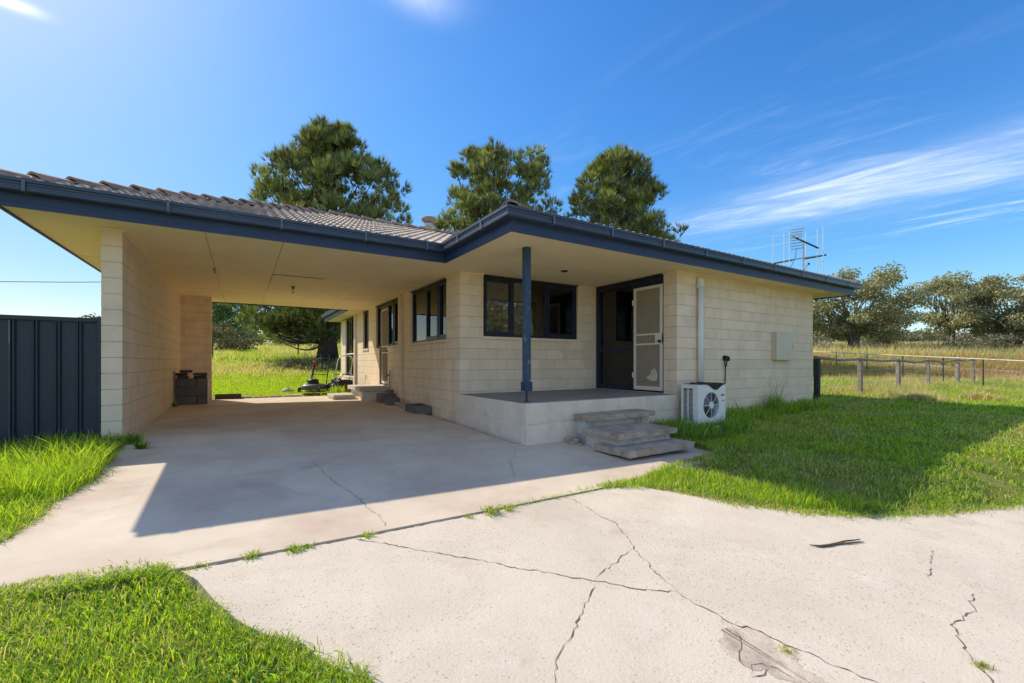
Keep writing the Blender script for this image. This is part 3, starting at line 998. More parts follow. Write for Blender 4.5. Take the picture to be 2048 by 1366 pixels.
caps((EX0 + .05, CY0 + .05, Z0 + .03), (EX0 + RC, yr, zr + .03))
caps((EX0 + RC, yr, zr + .03), (2.81 + RC, yr, zr + .03))
caps((EX0 + .05, CY1 - .05, Z0 + .03), (EX0 + RC, yr, zr + .03))
caps((12.82, EY0 + .05, Z0 + .03), (rm, EY0 + mxh, zrm + .03))
caps((2.86, EY0 + .05, Z0 + .03), (rm, EY0 + mxh, zrm + .03))

# flue with a rusty cowl behind the ridge
fx, fy = 4.38, 11.4
mb = MB().lathe([(.11, 3.9), (.11, 4.72), (.13, 4.74), (.13, 4.84), (.11, 4.86), (.0, 4.86)], (fx, fy, 0), 20)
ch = part('chimney', mb, m_steel, roof, True)
mb = MB().lathe([(.0, 4.86), (.15, 4.875), (.20, 4.91), (.21, 4.955), (.20, 4.985), (.12, 5.0), (0, 5.005)], (fx, fy, 0), 24)
part('chimney_cowl', mb, m_rust, house, True)

# ---- openings
def abox(mb, ax, face, a0, a1, o0, o1, z0, z1):
    """ax 'x': wall facing -y at y=face; ax 'y': wall facing -x at x=face; o outward distance"""
    if ax == 'x': mb.box(a0, a1, face - o1, face - o0, z0, z1)
    else: mb.box(face - o1, face - o0, a0, a1, z0, z1)
    return mb


def window(ax, face, a0, a1, z0, z1, mull, sash=(), rec=.05, fw=.05, sill=True, extra=(), over=.03):
    mb = MB(); e = .003
    o0, o1 = -rec - .06, -rec
    for b in [(a0, a0 + fw, z0, z1), (a1 - fw, a1, z0, z1)]: abox(mb, ax, face, b[0], b[1], o0, o1, b[2], b[3])
    abox(mb, ax, face, a0 + fw, a1 - fw, o0 + e, o1 - e, z1 - fw, z1)
    abox(mb, ax, face, a0 + fw, a1 - fw, o0 + e, o1 - e, z0, z0 + fw)
    for m in mull: abox(mb, ax, face, m - fw * .55, m + fw * .55, o0 + e * 2, o1 - e * 2, z0 + fw, z1 - fw)
    for b in extra: abox(mb, ax, face, b[0], b[1], o0 + e * 3, o1 - e * 3, b[2], b[3])
    w = part('window', mb, m_navy, house)
    edges = [a0 + fw] + list(mull) + [a1 - fw]
    for k, (p, q) in enumerate(zip(edges, edges[1:])):
        p2 = p + (fw * .55 if k else 0); q2 = q - (fw * .55 if k < len(edges) - 2 else 0)
        if k in sash:
            sb = MB(); s_ = .045
            for b in [(p2, p2 + s_, z0 + fw, z1 - fw), (q2 - s_, q2, z0 + fw, z1 - fw)]: abox(sb, ax, face, b[0], b[1], o0 - .0 + .012, o1 + .014, b[2], b[3])
            abox(sb, ax, face, p2 + s_, q2 - s_, o0 + .015, o1 + .011, z0 + fw, z0 + fw + s_ * 1.3)
            abox(sb, ax, face, p2 + s_, q2 - s_, o0 + .015, o1 + .011, z1 - fw - s_, z1 - fw)
            part('sash', sb, m_navy, w)
            p2 += s_ * .8; q2 -= s_ * .8
        pb = MB(); abox(pb, ax, face, p2 - .004, q2 + .004, -rec - .035, -rec - .029, z0 + fw - .004, z1 - fw + .004)
        part('pane', pb, m_glass, w)
    if sill:
        sb = MB()
        if ax == 'x': sb.bbox(a0 - over, a1 + over, face - .035, face + rec + .02, z0 - .055, z0 - .002, .006)
        else: sb.bbox(face - .035, face + rec + .02, a0 - over, a1 + over, z0 - .055, z0 - .002, .006)
        part('sill', sb, m_block, w)
    return w


window('x', 7.28, PW[0], PW[1], 1.50, 2.655, [4.58, 5.40], sash=(0, 2))
window('y', 3.397, W1[0], W1[1], 1.455, 2.655, [8.41, 9.13], sash=(0, 1))
window('y', 3.397, W2[0], 11.50, 1.45, 2.655, [], sash=(0,))
window('y', 3.397, WS[0], WS[1], 1.43, 2.655, [])
window('y', 3.397, W3[0], W3[1], 1.44, 2.655, [14.44])
window('y', 3.397, W4[0], W4[1], .50, 2.655, [16.84], extra=[(16.05, 17.62, 1.30, 1.35)])
# white bar across the tall window
mb = MB(); abox(mb, 'y', 3.397, 16.05, 17.62, -.048, -.030, 1.305, 1.345); part('window_bar', mb, m_white, house)


def door_screen(ax, face, a0, a1, z0, z1, o, lockside, rails, hole=False):
    d = MB(); fw = .052
    for b in [(a0, a0 + fw, z0, z1), (a1 - fw, a1, z0, z1)]: abox(d, ax, face, b[0], b[1], o - .03, o, b[2], b[3])
    for zz in (z0, z1 - fw): abox(d, ax, face, a0 + fw, a1 - fw, o - .028, o - .002, zz, zz + (fw if zz != z0 else fw * 1.4))
    for zz in rails: abox(d, ax, face, a0 + fw, a1 - fw, o - .027, o - .003, zz - .016, zz + .016)
    do = part('security_door', d, m_doorcream, house)
    # expanded diamond mesh
    g_ = MB(); px_ = .055; hh = .085
    A0, A1, B0, B1 = a0 + fw, a1 - fw, z0 + fw * 1.4, z1 - fw
    for sgn in (1, -1):
        n = int(((A1 - A0) * hh / px_ * 1 + (B1 - B0)) / hh) + 2
        for k in range(-int((A1 - A0) / px_) - 1, int((B1 - B0) / hh) + 2):
            zst = B0 + k * hh
            # line z = zst + sgn*(a-A0)*hh/px_
            pts = []
            for a in (A0, A1):
                pts.append((a, zst + (a - A0) * hh / px_) if sgn > 0 else (a, zst + (A1 - a) * hh / px_))
            (aa, za), (ab, zb_) = pts
            if za > zb_: aa, za, ab, zb_ = ab, zb_, aa, za
            if zb_ < B0 or za > B1: continue
            t0 = max(0, (B0 - za) / (zb_ - za)); t1 = min(1, (B1 - za) / (zb_ - za))
            if t1 <= t0: continue
            p = (aa + (ab - aa) * t0, za + (zb_ - za) * t0); q = (aa + (ab - aa) * t1, za + (zb_ - za) * t1)
            oo = o - .012 - (.004 if sgn > 0 else 0)
            P3 = lambda s_: (s_[0], face - oo, s_[1]) if ax == 'x' else (face - oo, s_[0], s_[1])
            g_.tube([P3(p), P3(q)], .0035, 4, False)
    part('mesh_grille', g_, m_mesh, do, kind='stuff')
    f_ = MB(); abox(f_, ax, face, A0, A1, o - .024, o - .020, B0, B1); part('flyscreen', f_, m_screen, do)
    lk = MB(); la = a0 if lockside < 0 else a1 - .16
    abox(lk, ax, face, la, la + .16, o - .032, o + .004, rails[0] + .0, rails[1] - .0)
    part('lock_box', lk, m_doorcream, do)
    hd = MB(); hx = la + (.03 if lockside < 0 else .13)
    abox(hd, ax, face, hx - .012, hx + .012, o + .005, o + .05, (rails[0] + rails[1]) / 2 - .07, (rails[0] + rails[1]) / 2 - .03)
    abox(hd, ax, face, hx - .03, hx + .03, o + .04, o + .055, (rails[0] + rails[1]) / 2 - .075, (rails[0] + rails[1]) / 2 - .025)
    part('handle', hd, m_dark, do)
    if hole:
        t = MB(); cz, ca = z0 + .30, a0 + .20
        sh_ = [(-.08, -.10), (.0, -.13), (.10, -.10), (.17, -.06), (.08, .0), (.04, .08), (-.02, .13), (-.07, .08), (-.10, .0)]
        P3 = lambda s_, off: (s_[0] + ca, face - o - off, s_[1] + cz) if ax == 'x' else (face - o - off, s_[0] + ca, s_[1] + cz)
        n = len(sh_); vs = [P3(s_, .002 + .012 * (i % 2)) for i, s_ in enumerate(sh_)] + [P3(s_, -.004) for s_ in sh_]
        t.add(vs, [tuple(range(n)), tuple(range(2 * n - 1, n - 1, -1))] + [(i, i + n, (i + 1) % n + n, (i + 1) % n) for i in range(n)])
        part('torn_flap', t, m_creambox, do)
    return do


# front door: dark frame, tall fixed light, white security door standing in the right half
mb = MB(); fx_ = 6.724
for a0, a1, z0, z1 in [(7.18, 7.278, .425, 2.655), (6.145, 6.215, .425, 2.655), (5.43, 5.47, .425, 2.655)]: abox(mb, 'y', fx_, a0, a1, -.13, -.02, z0, z1)
for a0, a1, z0, z1 in [(5.47, 6.145, 2.50, 2.655), (6.215, 7.18, 2.56, 2.655), (6.215, 7.18, 1.24, 1.31), (6.215, 7.18, .425, .53), (5.47, 6.145, .425, .455)]: abox(mb, 'y', fx_, a0, a1, -.127, -.023, z0, z1)
dframe = part('door_frame', mb, m_navy, house)
for z0, z1 in ((1.31, 2.56), (.53, 1.24)):
    pb = MB(); abox(pb, 'y', fx_, 6.21, 7.185, -.08, -.073, z0 - .005, z1 + .005); part('pane', pb, m_glass, dframe)
mb = MB(); abox(mb, 'y', fx_, 5.475, 6.14, -.11, -.07, .46, 2.495); part('front_door', mb, m_navy, house)
door_screen('y', fx_, 5.452, 6.148, .465, 2.485, .012, -1, (1.36, 1.55), hole=True)
mb = MB()
for z in (.75, 2.2): mb.tube([(6.70, 6.16, z - .05), (6.70, 6.16, z + .05)], .012, 8)
part('hinge', mb, m_white, house)
# side door under the carport
mb = MB()
for a0, a1, z0, z1 in [(12.74, 12.80, .365, 2.655), (11.95, 12.0, .365, 2.655), (11.50, 11.56, 1.45, 2.655)]: abox(mb, 'y', 3.397, a0, a1, -.12, -.03, z0, z1)
abox(mb, 'y', 3.397, 12.0, 12.74, -.118, -.033, 2.52, 2.655); abox(mb, 'y', 3.397, 11.56, 11.95, -.118, -.033, 2.56, 2.655); abox(mb, 'y', 3.397, 11.56, 11.95, -.118, -.033, 1.45, 1.50)
sf = part('door_frame', mb, m_navy, house)
pb = MB(); abox(pb, 'y', 3.397, 11.555, 11.955, -.08, -.073, 1.50, 2.56); part('pane', pb, m_glass, sf)
door_screen('y', 3.397, 11.99, 12.75, .40, 2.53, -.045, -1, (1.28, 1.46))
mb = MB(); abox(mb, 'y', 3.397, 12.0, 12.74, -.17, -.13, .37, 2.52); part('side_door', mb, m_navy, house)

# rooms behind the glass
mb = MB()
mb.box(3.6, 11.64, 7.48, 18.45, .36, .40); mb.box(6.92, 11.64, 5.33, 7.48, .36, .40)
part('floor', mb, m_carpet, house)
mb = MB()
mb.box(6.9, 7.0, 8.6, 10.99, .40, 2.655); mb.box(3.6, 5.0, 11.0, 11.1, .40, 2.655); mb.box(6.5, 6.89, 11.0, 11.1, .40, 2.655); mb.box(8.9, 9.0, 5.33, 7.9, .40, 2.655)
part('partition', mb, m_plaster, house)
mb = MB().box(3.59, 11.65, 7.475, 18.465, 2.66, 2.675); mb.box(6.92, 11.65, 5.32, 7.474, 2.66, 2.675)
part('inner_ceiling', mb, m_plaster, house)
mb = MB()
for x in (5.03, 5.75, 6.46): mb.box(x - .03, x + .03, 10.96, 11.14, .4, 2.45)
mb.box(5.0, 6.5, 10.96, 11.14, 2.45, 2.52)
part('door_jamb', mb, m_white, house)
mb = MB(); mb.box(6.86, 6.897, 8.7, 9.6, .42, 2.45); part('inner_door', mb, m_white, house)

# porch slab with its painted face
mb = MB()
mb.box(3.397, 6.724, 5.10, 7.28, .30, .422)
part('porch_floor', mb, m_porch, house)
mb = MB(); n = 40
xs_ = np.linspace(3.387, 6.722, n)
rows = [(.418, .002), (.405, -.004), (.36, -.006), (.20, -.003), (.135, -.001), (.128, .010), (.118, .010), (.112, -.004), (-.02, -.010), (-.30, -.012)]
vs = []
for z, o_ in rows:
    for x in xs_:
        w_ = .010 * math.sin(x * 3.1) if .1 < z < .15 else 0
        vs.append((x, 5.090 + o_ + .003 * math.sin(x * 7 + z * 9) + random.uniform(-.0015, .0015), z + w_ + (.02 * (x - 3.4) * .2 if .1 < z < .2 else 0)))
mb.add(vs, [(r * n + i, (r + 1) * n + i, (r + 1) * n + i + 1, r * n + i + 1) for r in range(len(rows) - 1) for i in range(n - 1)])
mb.add([(x, 5.090 + .002, .418) for x in xs_] + [(x, 5.14, .4235) for x in xs_], [(i, i + 1, n + i + 1, n + i) for i in range(n - 1)])
ys_ = np.linspace(5.092, 7.4, 24); vs = []
for z, o_ in rows:
    for y in ys_:
        if y == ys_[0]: y = 5.089 + o_
        vs.append((3.390 + o_ * .5 + .003 * math.sin(y * 6 + z * 7), y, z))
m = len(ys_)
mb.add(vs, [(r * m + i + 1, (r + 1) * m + i + 1, (r + 1) * m + i, r * m + i) for r in range(len(rows) - 1) for i in range(m - 1)])
mb.box(3.402, 6.72, 5.106, 7.2, -.3, .40)
part('porch_base', mb, m_render, house)

# verandah post on a steel stirrup
mb = MB(); px0, py0 = 3.53, 5.275; h = .052; c_ = .016
oc = [(h, -h + c_), (h, h - c_), (h - c_, h), (-h + c_, h), (-h, h - c_), (-h, -h + c_), (-h + c_, -h), (h - c_, -h)]
zs_ = [.60, .9, 1.4, 2.0, 2.68]
vs = [(px0 + x * (1 + random.uniform(-.02, .02)), py0 + y, z) for z in zs_ for x, y in oc]
mb.add(vs, [(8 * r + k, 8 * r + (k + 1) % 8, 8 * r + 8 + (k + 1) % 8, 8 * r + 8 + k) for r in range(4) for k in range(8)] + [tuple(range(7, -1, -1))])
post = part('verandah_post', mb, m_post, house)
mb = MB(); mb.bbox(px0 - .064, px0 + .064, py0 - .064, py0 + .064, .585, .72, .006)
mb.box(px0 - .075, px0 - .064, py0 - .02, py0 + .02, .62, .66); mb.box(px0 + .064, px0 + .075, py0 - .02, py0 + .02, .62, .66)
part('stirrup', mb, m_blue, post)
mb = MB().tube([(px0, py0, .42), (px0, py0, .60)], .016, 10); mb.box(px0 - .04, px0 + .04, py0 - .04, py0 + .04, .4225, .430)
part('stirrup_rod', mb, m_navy, post)

# downpipes
def downpipe(name, x, y, z0, z1, r, mat, bend):
    pts = [(x, y, z0), (x, y, z1 - .12), (x + bend[0] * .3, y + bend[1] * .3, z1 - .05), (x + bend[0], y + bend[1], z1)]
    part(name, MB().tube(pts, r, 14), mat, house, True)


mb = MB().box(3.315, 3.395, 10.63, 10.75, -.03, 2.66); mb.box(3.305, 3.398, 10.625, 10.755, 1.3, 1.33); part('downpipe', mb, m_block, house)
mb = MB().box(3.315, 3.395, 15.72, 15.83, .05, 2.66); part('downpipe', mb, m_block, house)
mb = MB().tube([(7.32, 5.06, .3), (7.32, 5.06, 2.50)], .052, 18)
pp = part('vent_pipe', mb, m_pvc, house, True)
mb = MB().lathe([(.0535, 2.40), (.064, 2.40), (.064, 2.575), (.058, 2.585), (0, 2.585)], (7.32, 5.06, 0), 18)
mb.tube([(7.32, 5.06, 2.45), (7.32, 5.125, 2.45)], .055, 14)
part('pipe_cap', mb, m_pvc, pp, True)

# porch downlight, carport lamp holder
mb = MB().lathe([(.0, 2.668), (.045, 2.668), (.05, 2.676), (.062, 2.664), (.066, 2.672), (.066, 2.6795)], (5.01, 6.24, 0), 20)
part('downlight', mb, m_dark, house, True)
lamp = thing('ceiling_lamp', 'bare pearl bulb in a batten holder on the carport ceiling', 'lamp', (.95, 10.63, 2.5))
mb = MB().lathe([(.055, 2.679), (.055, 2.665), (.03, 2.655), (.026, 2.61), (.0, 2.61)], (.95, 10.63, 0), 16); part('lamp_holder', mb, m_brass, lamp, True)
mb = MB().lathe([(.012, 2.61), (.016, 2.595), (.030, 2.565), (.033, 2.54), (.026, 2.515), (.01, 2.503), (0, 2.502)], (.95, 10.63, 0), 16); part('bulb', mb, m_bulb, lamp, True)
# bent wire hanging from a soffit joint
mb = MB().tube([(-.41, 9.30, 2.68), (-.42, 9.28, 2.65), (-.40, 9.27, 2.60), (-.42, 9.26, 2.57)], .006, 6); mb.tube([(-.42, 9.28, 2.65), (-.45, 9.27, 2.62)], .005, 6)
single('loose_wire', mb, m_wire, 'short bent wire end poking out of a carport ceiling joint', 'wire')

# ------------------------------------------------------------------ things around the house
def gz(x, y): return float(ground_z(x, y))


# front steps
st = thing('front_steps', 'three worn concrete steps with painted risers up to the porch', 'steps', (4.85, 4.4, gz(4.85, 4.4)))


def tread(x0, x1, y0, y1, z0, z1):
    mb = MB(); nx_, ny_ = 16, 4; vs = []; fs = []
    def P(i, j, z):
        x = x0 + (x1 - x0) * i / nx_; y = y0 + (y1 - y0) * j / ny_
        r = .010
        return (x + random.uniform(-r, r) * (i in (0, nx_)), y + random.uniform(-r, r) * (j in (0, ny_)), z + random.uniform(-.003, .003))
    top = [[P(i, j, z1) for i in range(nx_ + 1)] for j in range(ny_ + 1)]
    bot = [[(p[0] * .985 + (x0 + x1) / 2 * .015, p[1], z0) for p in row] for row in top]
    W = nx_ + 1
    vs = [p for r in top for p in r] + [p for r in bot for p in r]; o_ = W * (ny_ + 1)
    for j in range(ny_):
        for i in range(nx_):
            a = j * W + i; fs += [(a, a + 1, a + W + 1, a + W), (o_ + a, o_ + a + W, o_ + a + W + 1, o_ + a + 1)]
    for i in range(nx_): fs += [(i + 1, i, o_ + i, o_ + i + 1), (ny_ * W + i, ny_ * W + i + 1, o_ + ny_ * W + i + 1, o_ + ny_ * W + i)]
    for j in range(ny_): fs += [(j * W, (j + 1) * W, o_ + (j + 1) * W, o_ + j * W), ((j + 1) * W + nx_, j * W + nx_, o_ + j * W + nx_, o_ + (j + 1) * W + nx_)]
    return mb.add(vs, fs)


part('tread', tread(4.24, 5.63, 4.70, 5.088, .15, .228), m_step, st)
part('tread', tread(4.13, 5.33, 4.05, 4.74, -.01, .064), m_step, st)
part('tread', tread(4.05, 5.34, 3.79, 4.42, -.185, -.10), m_step, st)
m_riser = pmat('peeling_riser_paint', (0.55, 0.50, 0.44), 0.08, 8, 0.85, 0.4, 60,
               stain=[((0.22, 0.20, 0.19), 6, 0.52, 0.62, 0.75), ((0.50, 0.53, 0.58), 3, 0.5, 0.6, 0.4)])
mb = MB().bbox(4.30, 5.57, 4.78, 5.086, -.30, .149, .008); part('riser', mb, m_riser, st)
mb = MB().bbox(4.22, 5.26, 4.13, 4.775, -.30, -.011, .008)
for x in (4.50, 4.95, 5.12): pass
part('riser', mb, m_riser, st)
for k, x in enumerate((4.245, 4.62, 4.98, 5.13)):
    mb = MB().bbox(x, (4.61, 4.97, 5.12, 5.245)[k], 4.12, 4.14, -.10, -.014, .004); part('riser_brick', mb, m_riser, st)
# broken rubble in the gap left of the steps
for k, (x, y, s) in enumerate([(4.10, 4.98, .05), (4.17, 4.90, .045), (4.05, 4.86, .035), (4.20, 5.02, .05), (4.14, 4.80, .035)]):
    z = gz(x, y) - .02 if False else float(slab_z(x, y))
    mb = MB().bbox(x - s, x + s * .8, y - s, y + s, z - .01, z + s * (1.6 - .2 * k), .012, jit=.012)
    single('rubble', mb, m_step, ['largest grey mortar lump in the gap left of the front steps', 'second grey mortar lump touching the front steps side', 'small grey mortar crumb at the porch face foot',
                                  'grey mortar lump pushed hard into the porch corner by the steps', 'small grey mortar crumb nearest the driveway by the steps'][k], 'rubble', 'mortar lumps beside the front steps')

# air conditioner
ac = thing('air_conditioner', 'white outdoor air conditioner unit with round fan grille, standing in weeds', 'air conditioner', (6.98, 4.78, -.17))
X0, X1, Y0, Y1, Z0_, Z1_ = 6.585, 7.375, 4.60, 4.93, -.08, .60
fc = ((X0 + .335), .255, .24)
mb = MB()
seg = 48; n = seg
cx, cz, rr = X0 + .37, .255, .225
ring = [(cx + rr * math.cos(2 * math.pi * k / n), Y0, cz + rr * math.sin(2 * math.pi * k / n)) for k in range(n)]
sq = []
for k in range(n):
    c_, s_ = math.cos(2 * math.pi * k / n), math.sin(2 * math.pi * k / n)
    t = min(((X1 - cx) if c_ > 0 else (cx - X0)) / max(abs(c_), 1e-6), ((Z1_ - cz) if s_ > 0 else (cz - Z0_)) / max(abs(s_), 1e-6))
    sq.append((cx + c_ * t, Y0, cz + s_ * t))
inner = [(x, Y0 + .05, z) for x, y, z in ring]
mb.add(ring + sq + inner, [(k, (k + 1) % n, n + (k + 1) % n, n + k) for k in range(n)] + [(2 * n + k, 2 * n + (k + 1) % n, (k + 1) % n, k) for k in range(n)])
for xx in (X0, X1):
    for zz in (Z0_, Z1_):
        i0 = min(range(n), key=lambda k: (sq[k][0] - xx) ** 2 + (sq[k][2] - zz) ** 2)
        mb.add([sq[i0 - 1], sq[i0], sq[(i0 + 1) % n], (xx, Y0, zz)], [(0, 1, 3), (1, 2, 3)])
mb.add([(X0, Y0, Z0_), (X1, Y0, Z0_), (X1, Y0, Z1_), (X0, Y0, Z1_), (X0, Y1, Z0_), (X1, Y1, Z0_), (X1, Y1, Z1_), (X0, Y1, Z1_)],
       [(1, 5, 6, 2), (5, 4, 7, 6), (0, 1, 5, 4)])
# left side: frame round the louvres
for y0, y1, z0, z1 in [(Y0, Y0 + .10, Z0_, Z1_), (Y1 - .03, Y1, Z0_, Z1_), (Y0 + .1, Y1 - .03, Z1_ - .05, Z1_), (Y0 + .1, Y1 - .03, Z0_, Z0_ + .06), (Y0 + .195, Y0 + .21, Z0_ + .06, Z1_ - .05)]:
    mb.box(X0 - .001, X0 + .02, y0 - .0005, y1, z0, z1)
body = part('casing', mb, m_white, ac)
mb = MB().bbox(X0 - .006, X1 + .006, Y0 - .008, Y1 + .004, Z1_, Z1_ + .018, .004); part('lid', mb, m_white, ac)
mb = MB()
for k in range(26):
    z = Z0_ + .07 + k * (Z1_ - Z0_ - .13) / 26
    M_ = Matrix.Translation((X0 + .010, 0, z)) @ Matrix.Rotation(R(30), 4, 'Y')
    mb.box(-.010, .010, Y0 + .10, Y1 - .03, -.002, .002, M_)
part('louvre', mb, m_white, ac, kind='stuff')
mb = MB().box(X0 + .022, X0 + .03, Y0 + .1, Y1 - .03, Z0_ + .06, Z1_ - .05); part('coil', mb, m_dark, ac)
gr = MB()
for r_ in np.linspace(.07, .218, 14):
    pts = [(cx + r_ * math.cos(2 * math.pi * k / 32), Y0 + .004, cz + r_ * math.sin(2 * math.pi * k / 32)) for k in range(33)]
    gr.tube(pts, .0017, 4, False)
part('fan_grille', gr, m_steel, ac, kind='stuff')
gr = MB()
for k in range(8):
    a = 2 * math.pi * k / 8
    gr.tube([(cx + .05 * math.cos(a), Y0 - .002, cz + .05 * math.sin(a)), (cx + .226 * math.cos(a), Y0 - .002, cz + .226 * math.sin(a))], .0045, 6)
part('grille_spoke', gr, m_white, ac)
gr = MB(); Mh = Matrix.Translation((cx, Y0 - .003, cz)) @ Matrix.Rotation(R(90), 4, 'X')
gr.lathe([(.062, -.008), (.062, .004), (.055, .010), (0, .011)], (0, 0, 0), 28, Mh); part('grille_hub', gr, m_white, ac)
gr = MB()
for k in range(3):
    a0 = 2 * math.pi * k / 3 + .3
    vs = []
    for t in range(6):
        a = a0 + t * .26
        for r_, yy in ((.05, .05 + .004 * t), (.205, .035 + .010 * t)):
            vs.append((cx + r_ * math.cos(a), Y0 + yy + .01, cz + r_ * math.sin(a)))
    gr.add(vs, [(2 * t, 2 * t + 1, 2 * t + 3, 2 * t + 2) for t in range(5)])
part('fan_blade', gr, m_dark, ac)
mb = MB().lathe([(rr, 0), (rr, .001), (0, .001)], (0, 0, 0), 32, Matrix.Translation((cx, Y0 + .115, cz)) @ Matrix.Rotation(R(90), 4, 'X')); part('fan_well', mb, m_dark, ac)
# small unreadable rating label: bars of print
mb = MB()
for z, x0, x1 in [(.425, 7.24, 7.345), (.405, 7.24, 7.33), (.32, 7.27, 7.345)]: mb.box(x0, x1, Y0 - .0025, Y0 - .0005, z, z + .013)
part('rating_label', mb, m_decal, ac)
# black sheet crumpled on the lid
mb = MB(); vs = []; nx_, ny_ = 18, 8
for j in range(ny_ + 1):
    for i in range(nx_ + 1):
        x = X0 + .05 + (X1 - X0 - .06) * i / nx_; t = j / ny_
        y = Y1 - (Y1 - Y0 + .0) * min(t * 1.35, 1.0) - (.012 if t * 1.35 > 1 else 0)
        sag = max(0, t * 1.35 - 1) / .35 * .105 * math.exp(-((i / nx_ - .6) / .22) ** 2)
        vs.append((x, y, Z1_ + .024 + .012 * math.sin(i * 1.3 + j) * (t < .7) - sag + .018 * math.exp(-((i / nx_ - .5) / .3) ** 2) * (t < .7)))
mb.add(vs, [(j * (nx_ + 1) + i, (j + 1) * (nx_ + 1) + i, (j + 1) * (nx_ + 1) + i + 1, j * (nx_ + 1) + i + 1) for j in range(ny_) for i in range(nx_)])
single('plastic_sheet', mb, m_black, 'black plastic sheet drooping over the lid of the air conditioner', 'sheet')
mb = MB().box(X0 + .08, X0 + .14, Y0 + .02, Y1 - .02, -.20, Z0_); mb.box(X1 - .14, X1 - .08, Y0 + .02, Y1 - .02, -.20, Z0_); part('foot', mb, m_dark, ac)

# meter box
mbx = thing('meter_box', 'cream metal meter box fixed to the front wing wall', 'meter box', (10.32, 5.07, 1.06))
mb = MB().bbox(9.955, 10.69, 5.04, 5.125, 1.06, 1.675, .006); part('case', mb, m_creambox, mbx)
mb = MB().bbox(9.946, 10.70, 5.012, 5.036, 1.055, 1.682, .006); part('door', mb, m_creambox, mbx)
mb = MB().box(10.62, 10.65, 5.004, 5.012, 1.33, 1.40); part('catch', mb, m_steel, mbx)
# cable with socket
pw = thing('wall_socket', 'black outdoor plug hanging on the wall above the air conditioner', 'socket', (8.18, 5.08, .6))
mb = MB().bbox(8.12, 8.20, 5.06, 5.125, 1.05, 1.14, .01); mb.bbox(8.205, 8.255, 5.05, 5.11, 1.03, 1.12, .01); part('plug', mb, m_black, pw)
mb = MB().tube([(8.14, 5.09, 1.06), (8.12, 5.08, .99), (8.15, 5.08, .91), (8.19, 5.09, .94), (8.21, 5.09, 1.03)], .012, 8); mb.tube([(8.16, 5.09, .92), (8.175, 5.10, .80), (8.17, 5.105, .55), (8.10, 5.10, .35)], .010, 8)
part('cord', mb, m_black, pw)
# tap beside the side door
tp = thing('garden_tap', 'brass garden tap on a pipe beside the side door', 'tap', (3.35, 11.6, .3))
mb = MB().tube([(3.36, 11.62, -.02), (3.36, 11.62, .80)], .013, 8); part('pipe', mb, m_brass, tp)
mb = MB().tube([(3.36, 11.62, .66), (3.28, 11.62, .66), (3.24, 11.62, .60)], .018, 8); mb.tube([(3.29, 11.62, .66), (3.29, 11.62, .74)], .009, 8); mb.tube([(3.29, 11.58, .745), (3.29, 11.66, .745)], .008, 6); part('spout', mb, m_brass, tp)

# side landing and its steps
ld = thing('side_steps', 'pale concrete landing and low step below the side door', 'steps', (2.9, 12.5, 0))
mb = MB().bbox(2.62, 3.385, 11.78, 13.35, .235, .345, .01); part('landing', mb, m_stone, ld)
mb = MB().bbox(2.72, 3.385, 11.88, 13.30, -.1, .235, .01); part('landing_base', mb, m_render, ld)
mb = MB().bbox(2.08, 2.66, 12.45, 13.45, .02, .115, .012); part('step', mb, m_stone, ld)
mb = MB().bbox(2.12, 2.64, 12.48, 13.43, -.1, .02, .01); part('step_base', mb, m_render, ld)
mb = MB().bbox(12.0 * 0 + 3.40, 3.54, 12.0, 12.74, .20, .362, .008); part('door_sill', mb, m_white, ld)
for args, lb, m_ in [((2.98, 3.36, 11.10, 11.52, -.05, .20), 'dark grey block step against the landing end', m_greyblock),
                     ((3.02, 3.30, 10.50, 10.90, -.06, .13), 'small grey block at the foot of the carport downpipe', m_greyblock),
                     ((3.02, 3.37, 8.62, 9.30, -.08, .095), 'grey concrete block lying along the wall under the carport window', m_greyblock),
                     ((3.12, 3.37, 9.34, 10.42, -.08, .045), 'long low strip of concrete along the wall by the downpipe', m_step)]:
    single('loose_block', MB().bbox(*args, .012, jit=.006), m_, lb, 'block', 'loose blocks along the side wall')
mb = MB().bbox(3.10, 3.30, 8.75, 9.15, .097, .105, .003); single('slate_piece', mb, m_wire, 'thin dark sheet lying on the grey block under the carport window', 'sheet')
mb = MB().bbox(3.26, 3.33, 11.15, 11.25, .20, .30, .01); single('red_canister', mb, m_red, 'small red can on the dark block by the landing', 'can')

# stacked grey blocks at the far pier
names = {0: 'bottom', 1: 'middle', 2: 'top'}
for k in range(3):
    z = float(slab_z(-1, 12.3)) + .005 + k * .195
    L_ = [(-1.27, .39), (-.875, .19)] if k % 2 == 0 else [(-1.27, .19), (-1.075, .39)]
    for j, (x, w_) in enumerate(L_):
        mb = MB().bbox(x, x + w_ - .006, 12.22 + random.uniform(-.006, .006), 12.60, z, z + .19, .008, jit=.003)
        single('grey_block', mb, m_greyblock, f"grey concrete block in the {names[k]} row of the carport stack, {'wall' if j == 0 else 'lawn'} side", 'block', 'grey blocks stacked in the carport')
zt = float(slab_z(-1, 12.3)) + .005 + 3 * .195
pv = [(-1.25, .20, 0, 'dark paver lying lowest on the wall side of the block stack'), (-1.27, .20, 1, 'dark paver second from the bottom on the wall side of the block stack'), (-1.20, .22, 2, 'dark paver perched topmost on the block stack'),
      (-.945, .24, 0, 'dark paver lying lowest on the lawn side of the block stack'), (-.955, .26, 1, 'dark paver resting on another at the lawn side of the block stack')]
for x, w_, k, lb in pv:
    mb = MB().bbox(x, x + w_, 12.26, 12.50, zt + k * .066, zt + k * .066 + .06, .006, jit=.004)
    single('paver', mb, m_paver, lb, 'paver', 'dark pavers on the block stack')
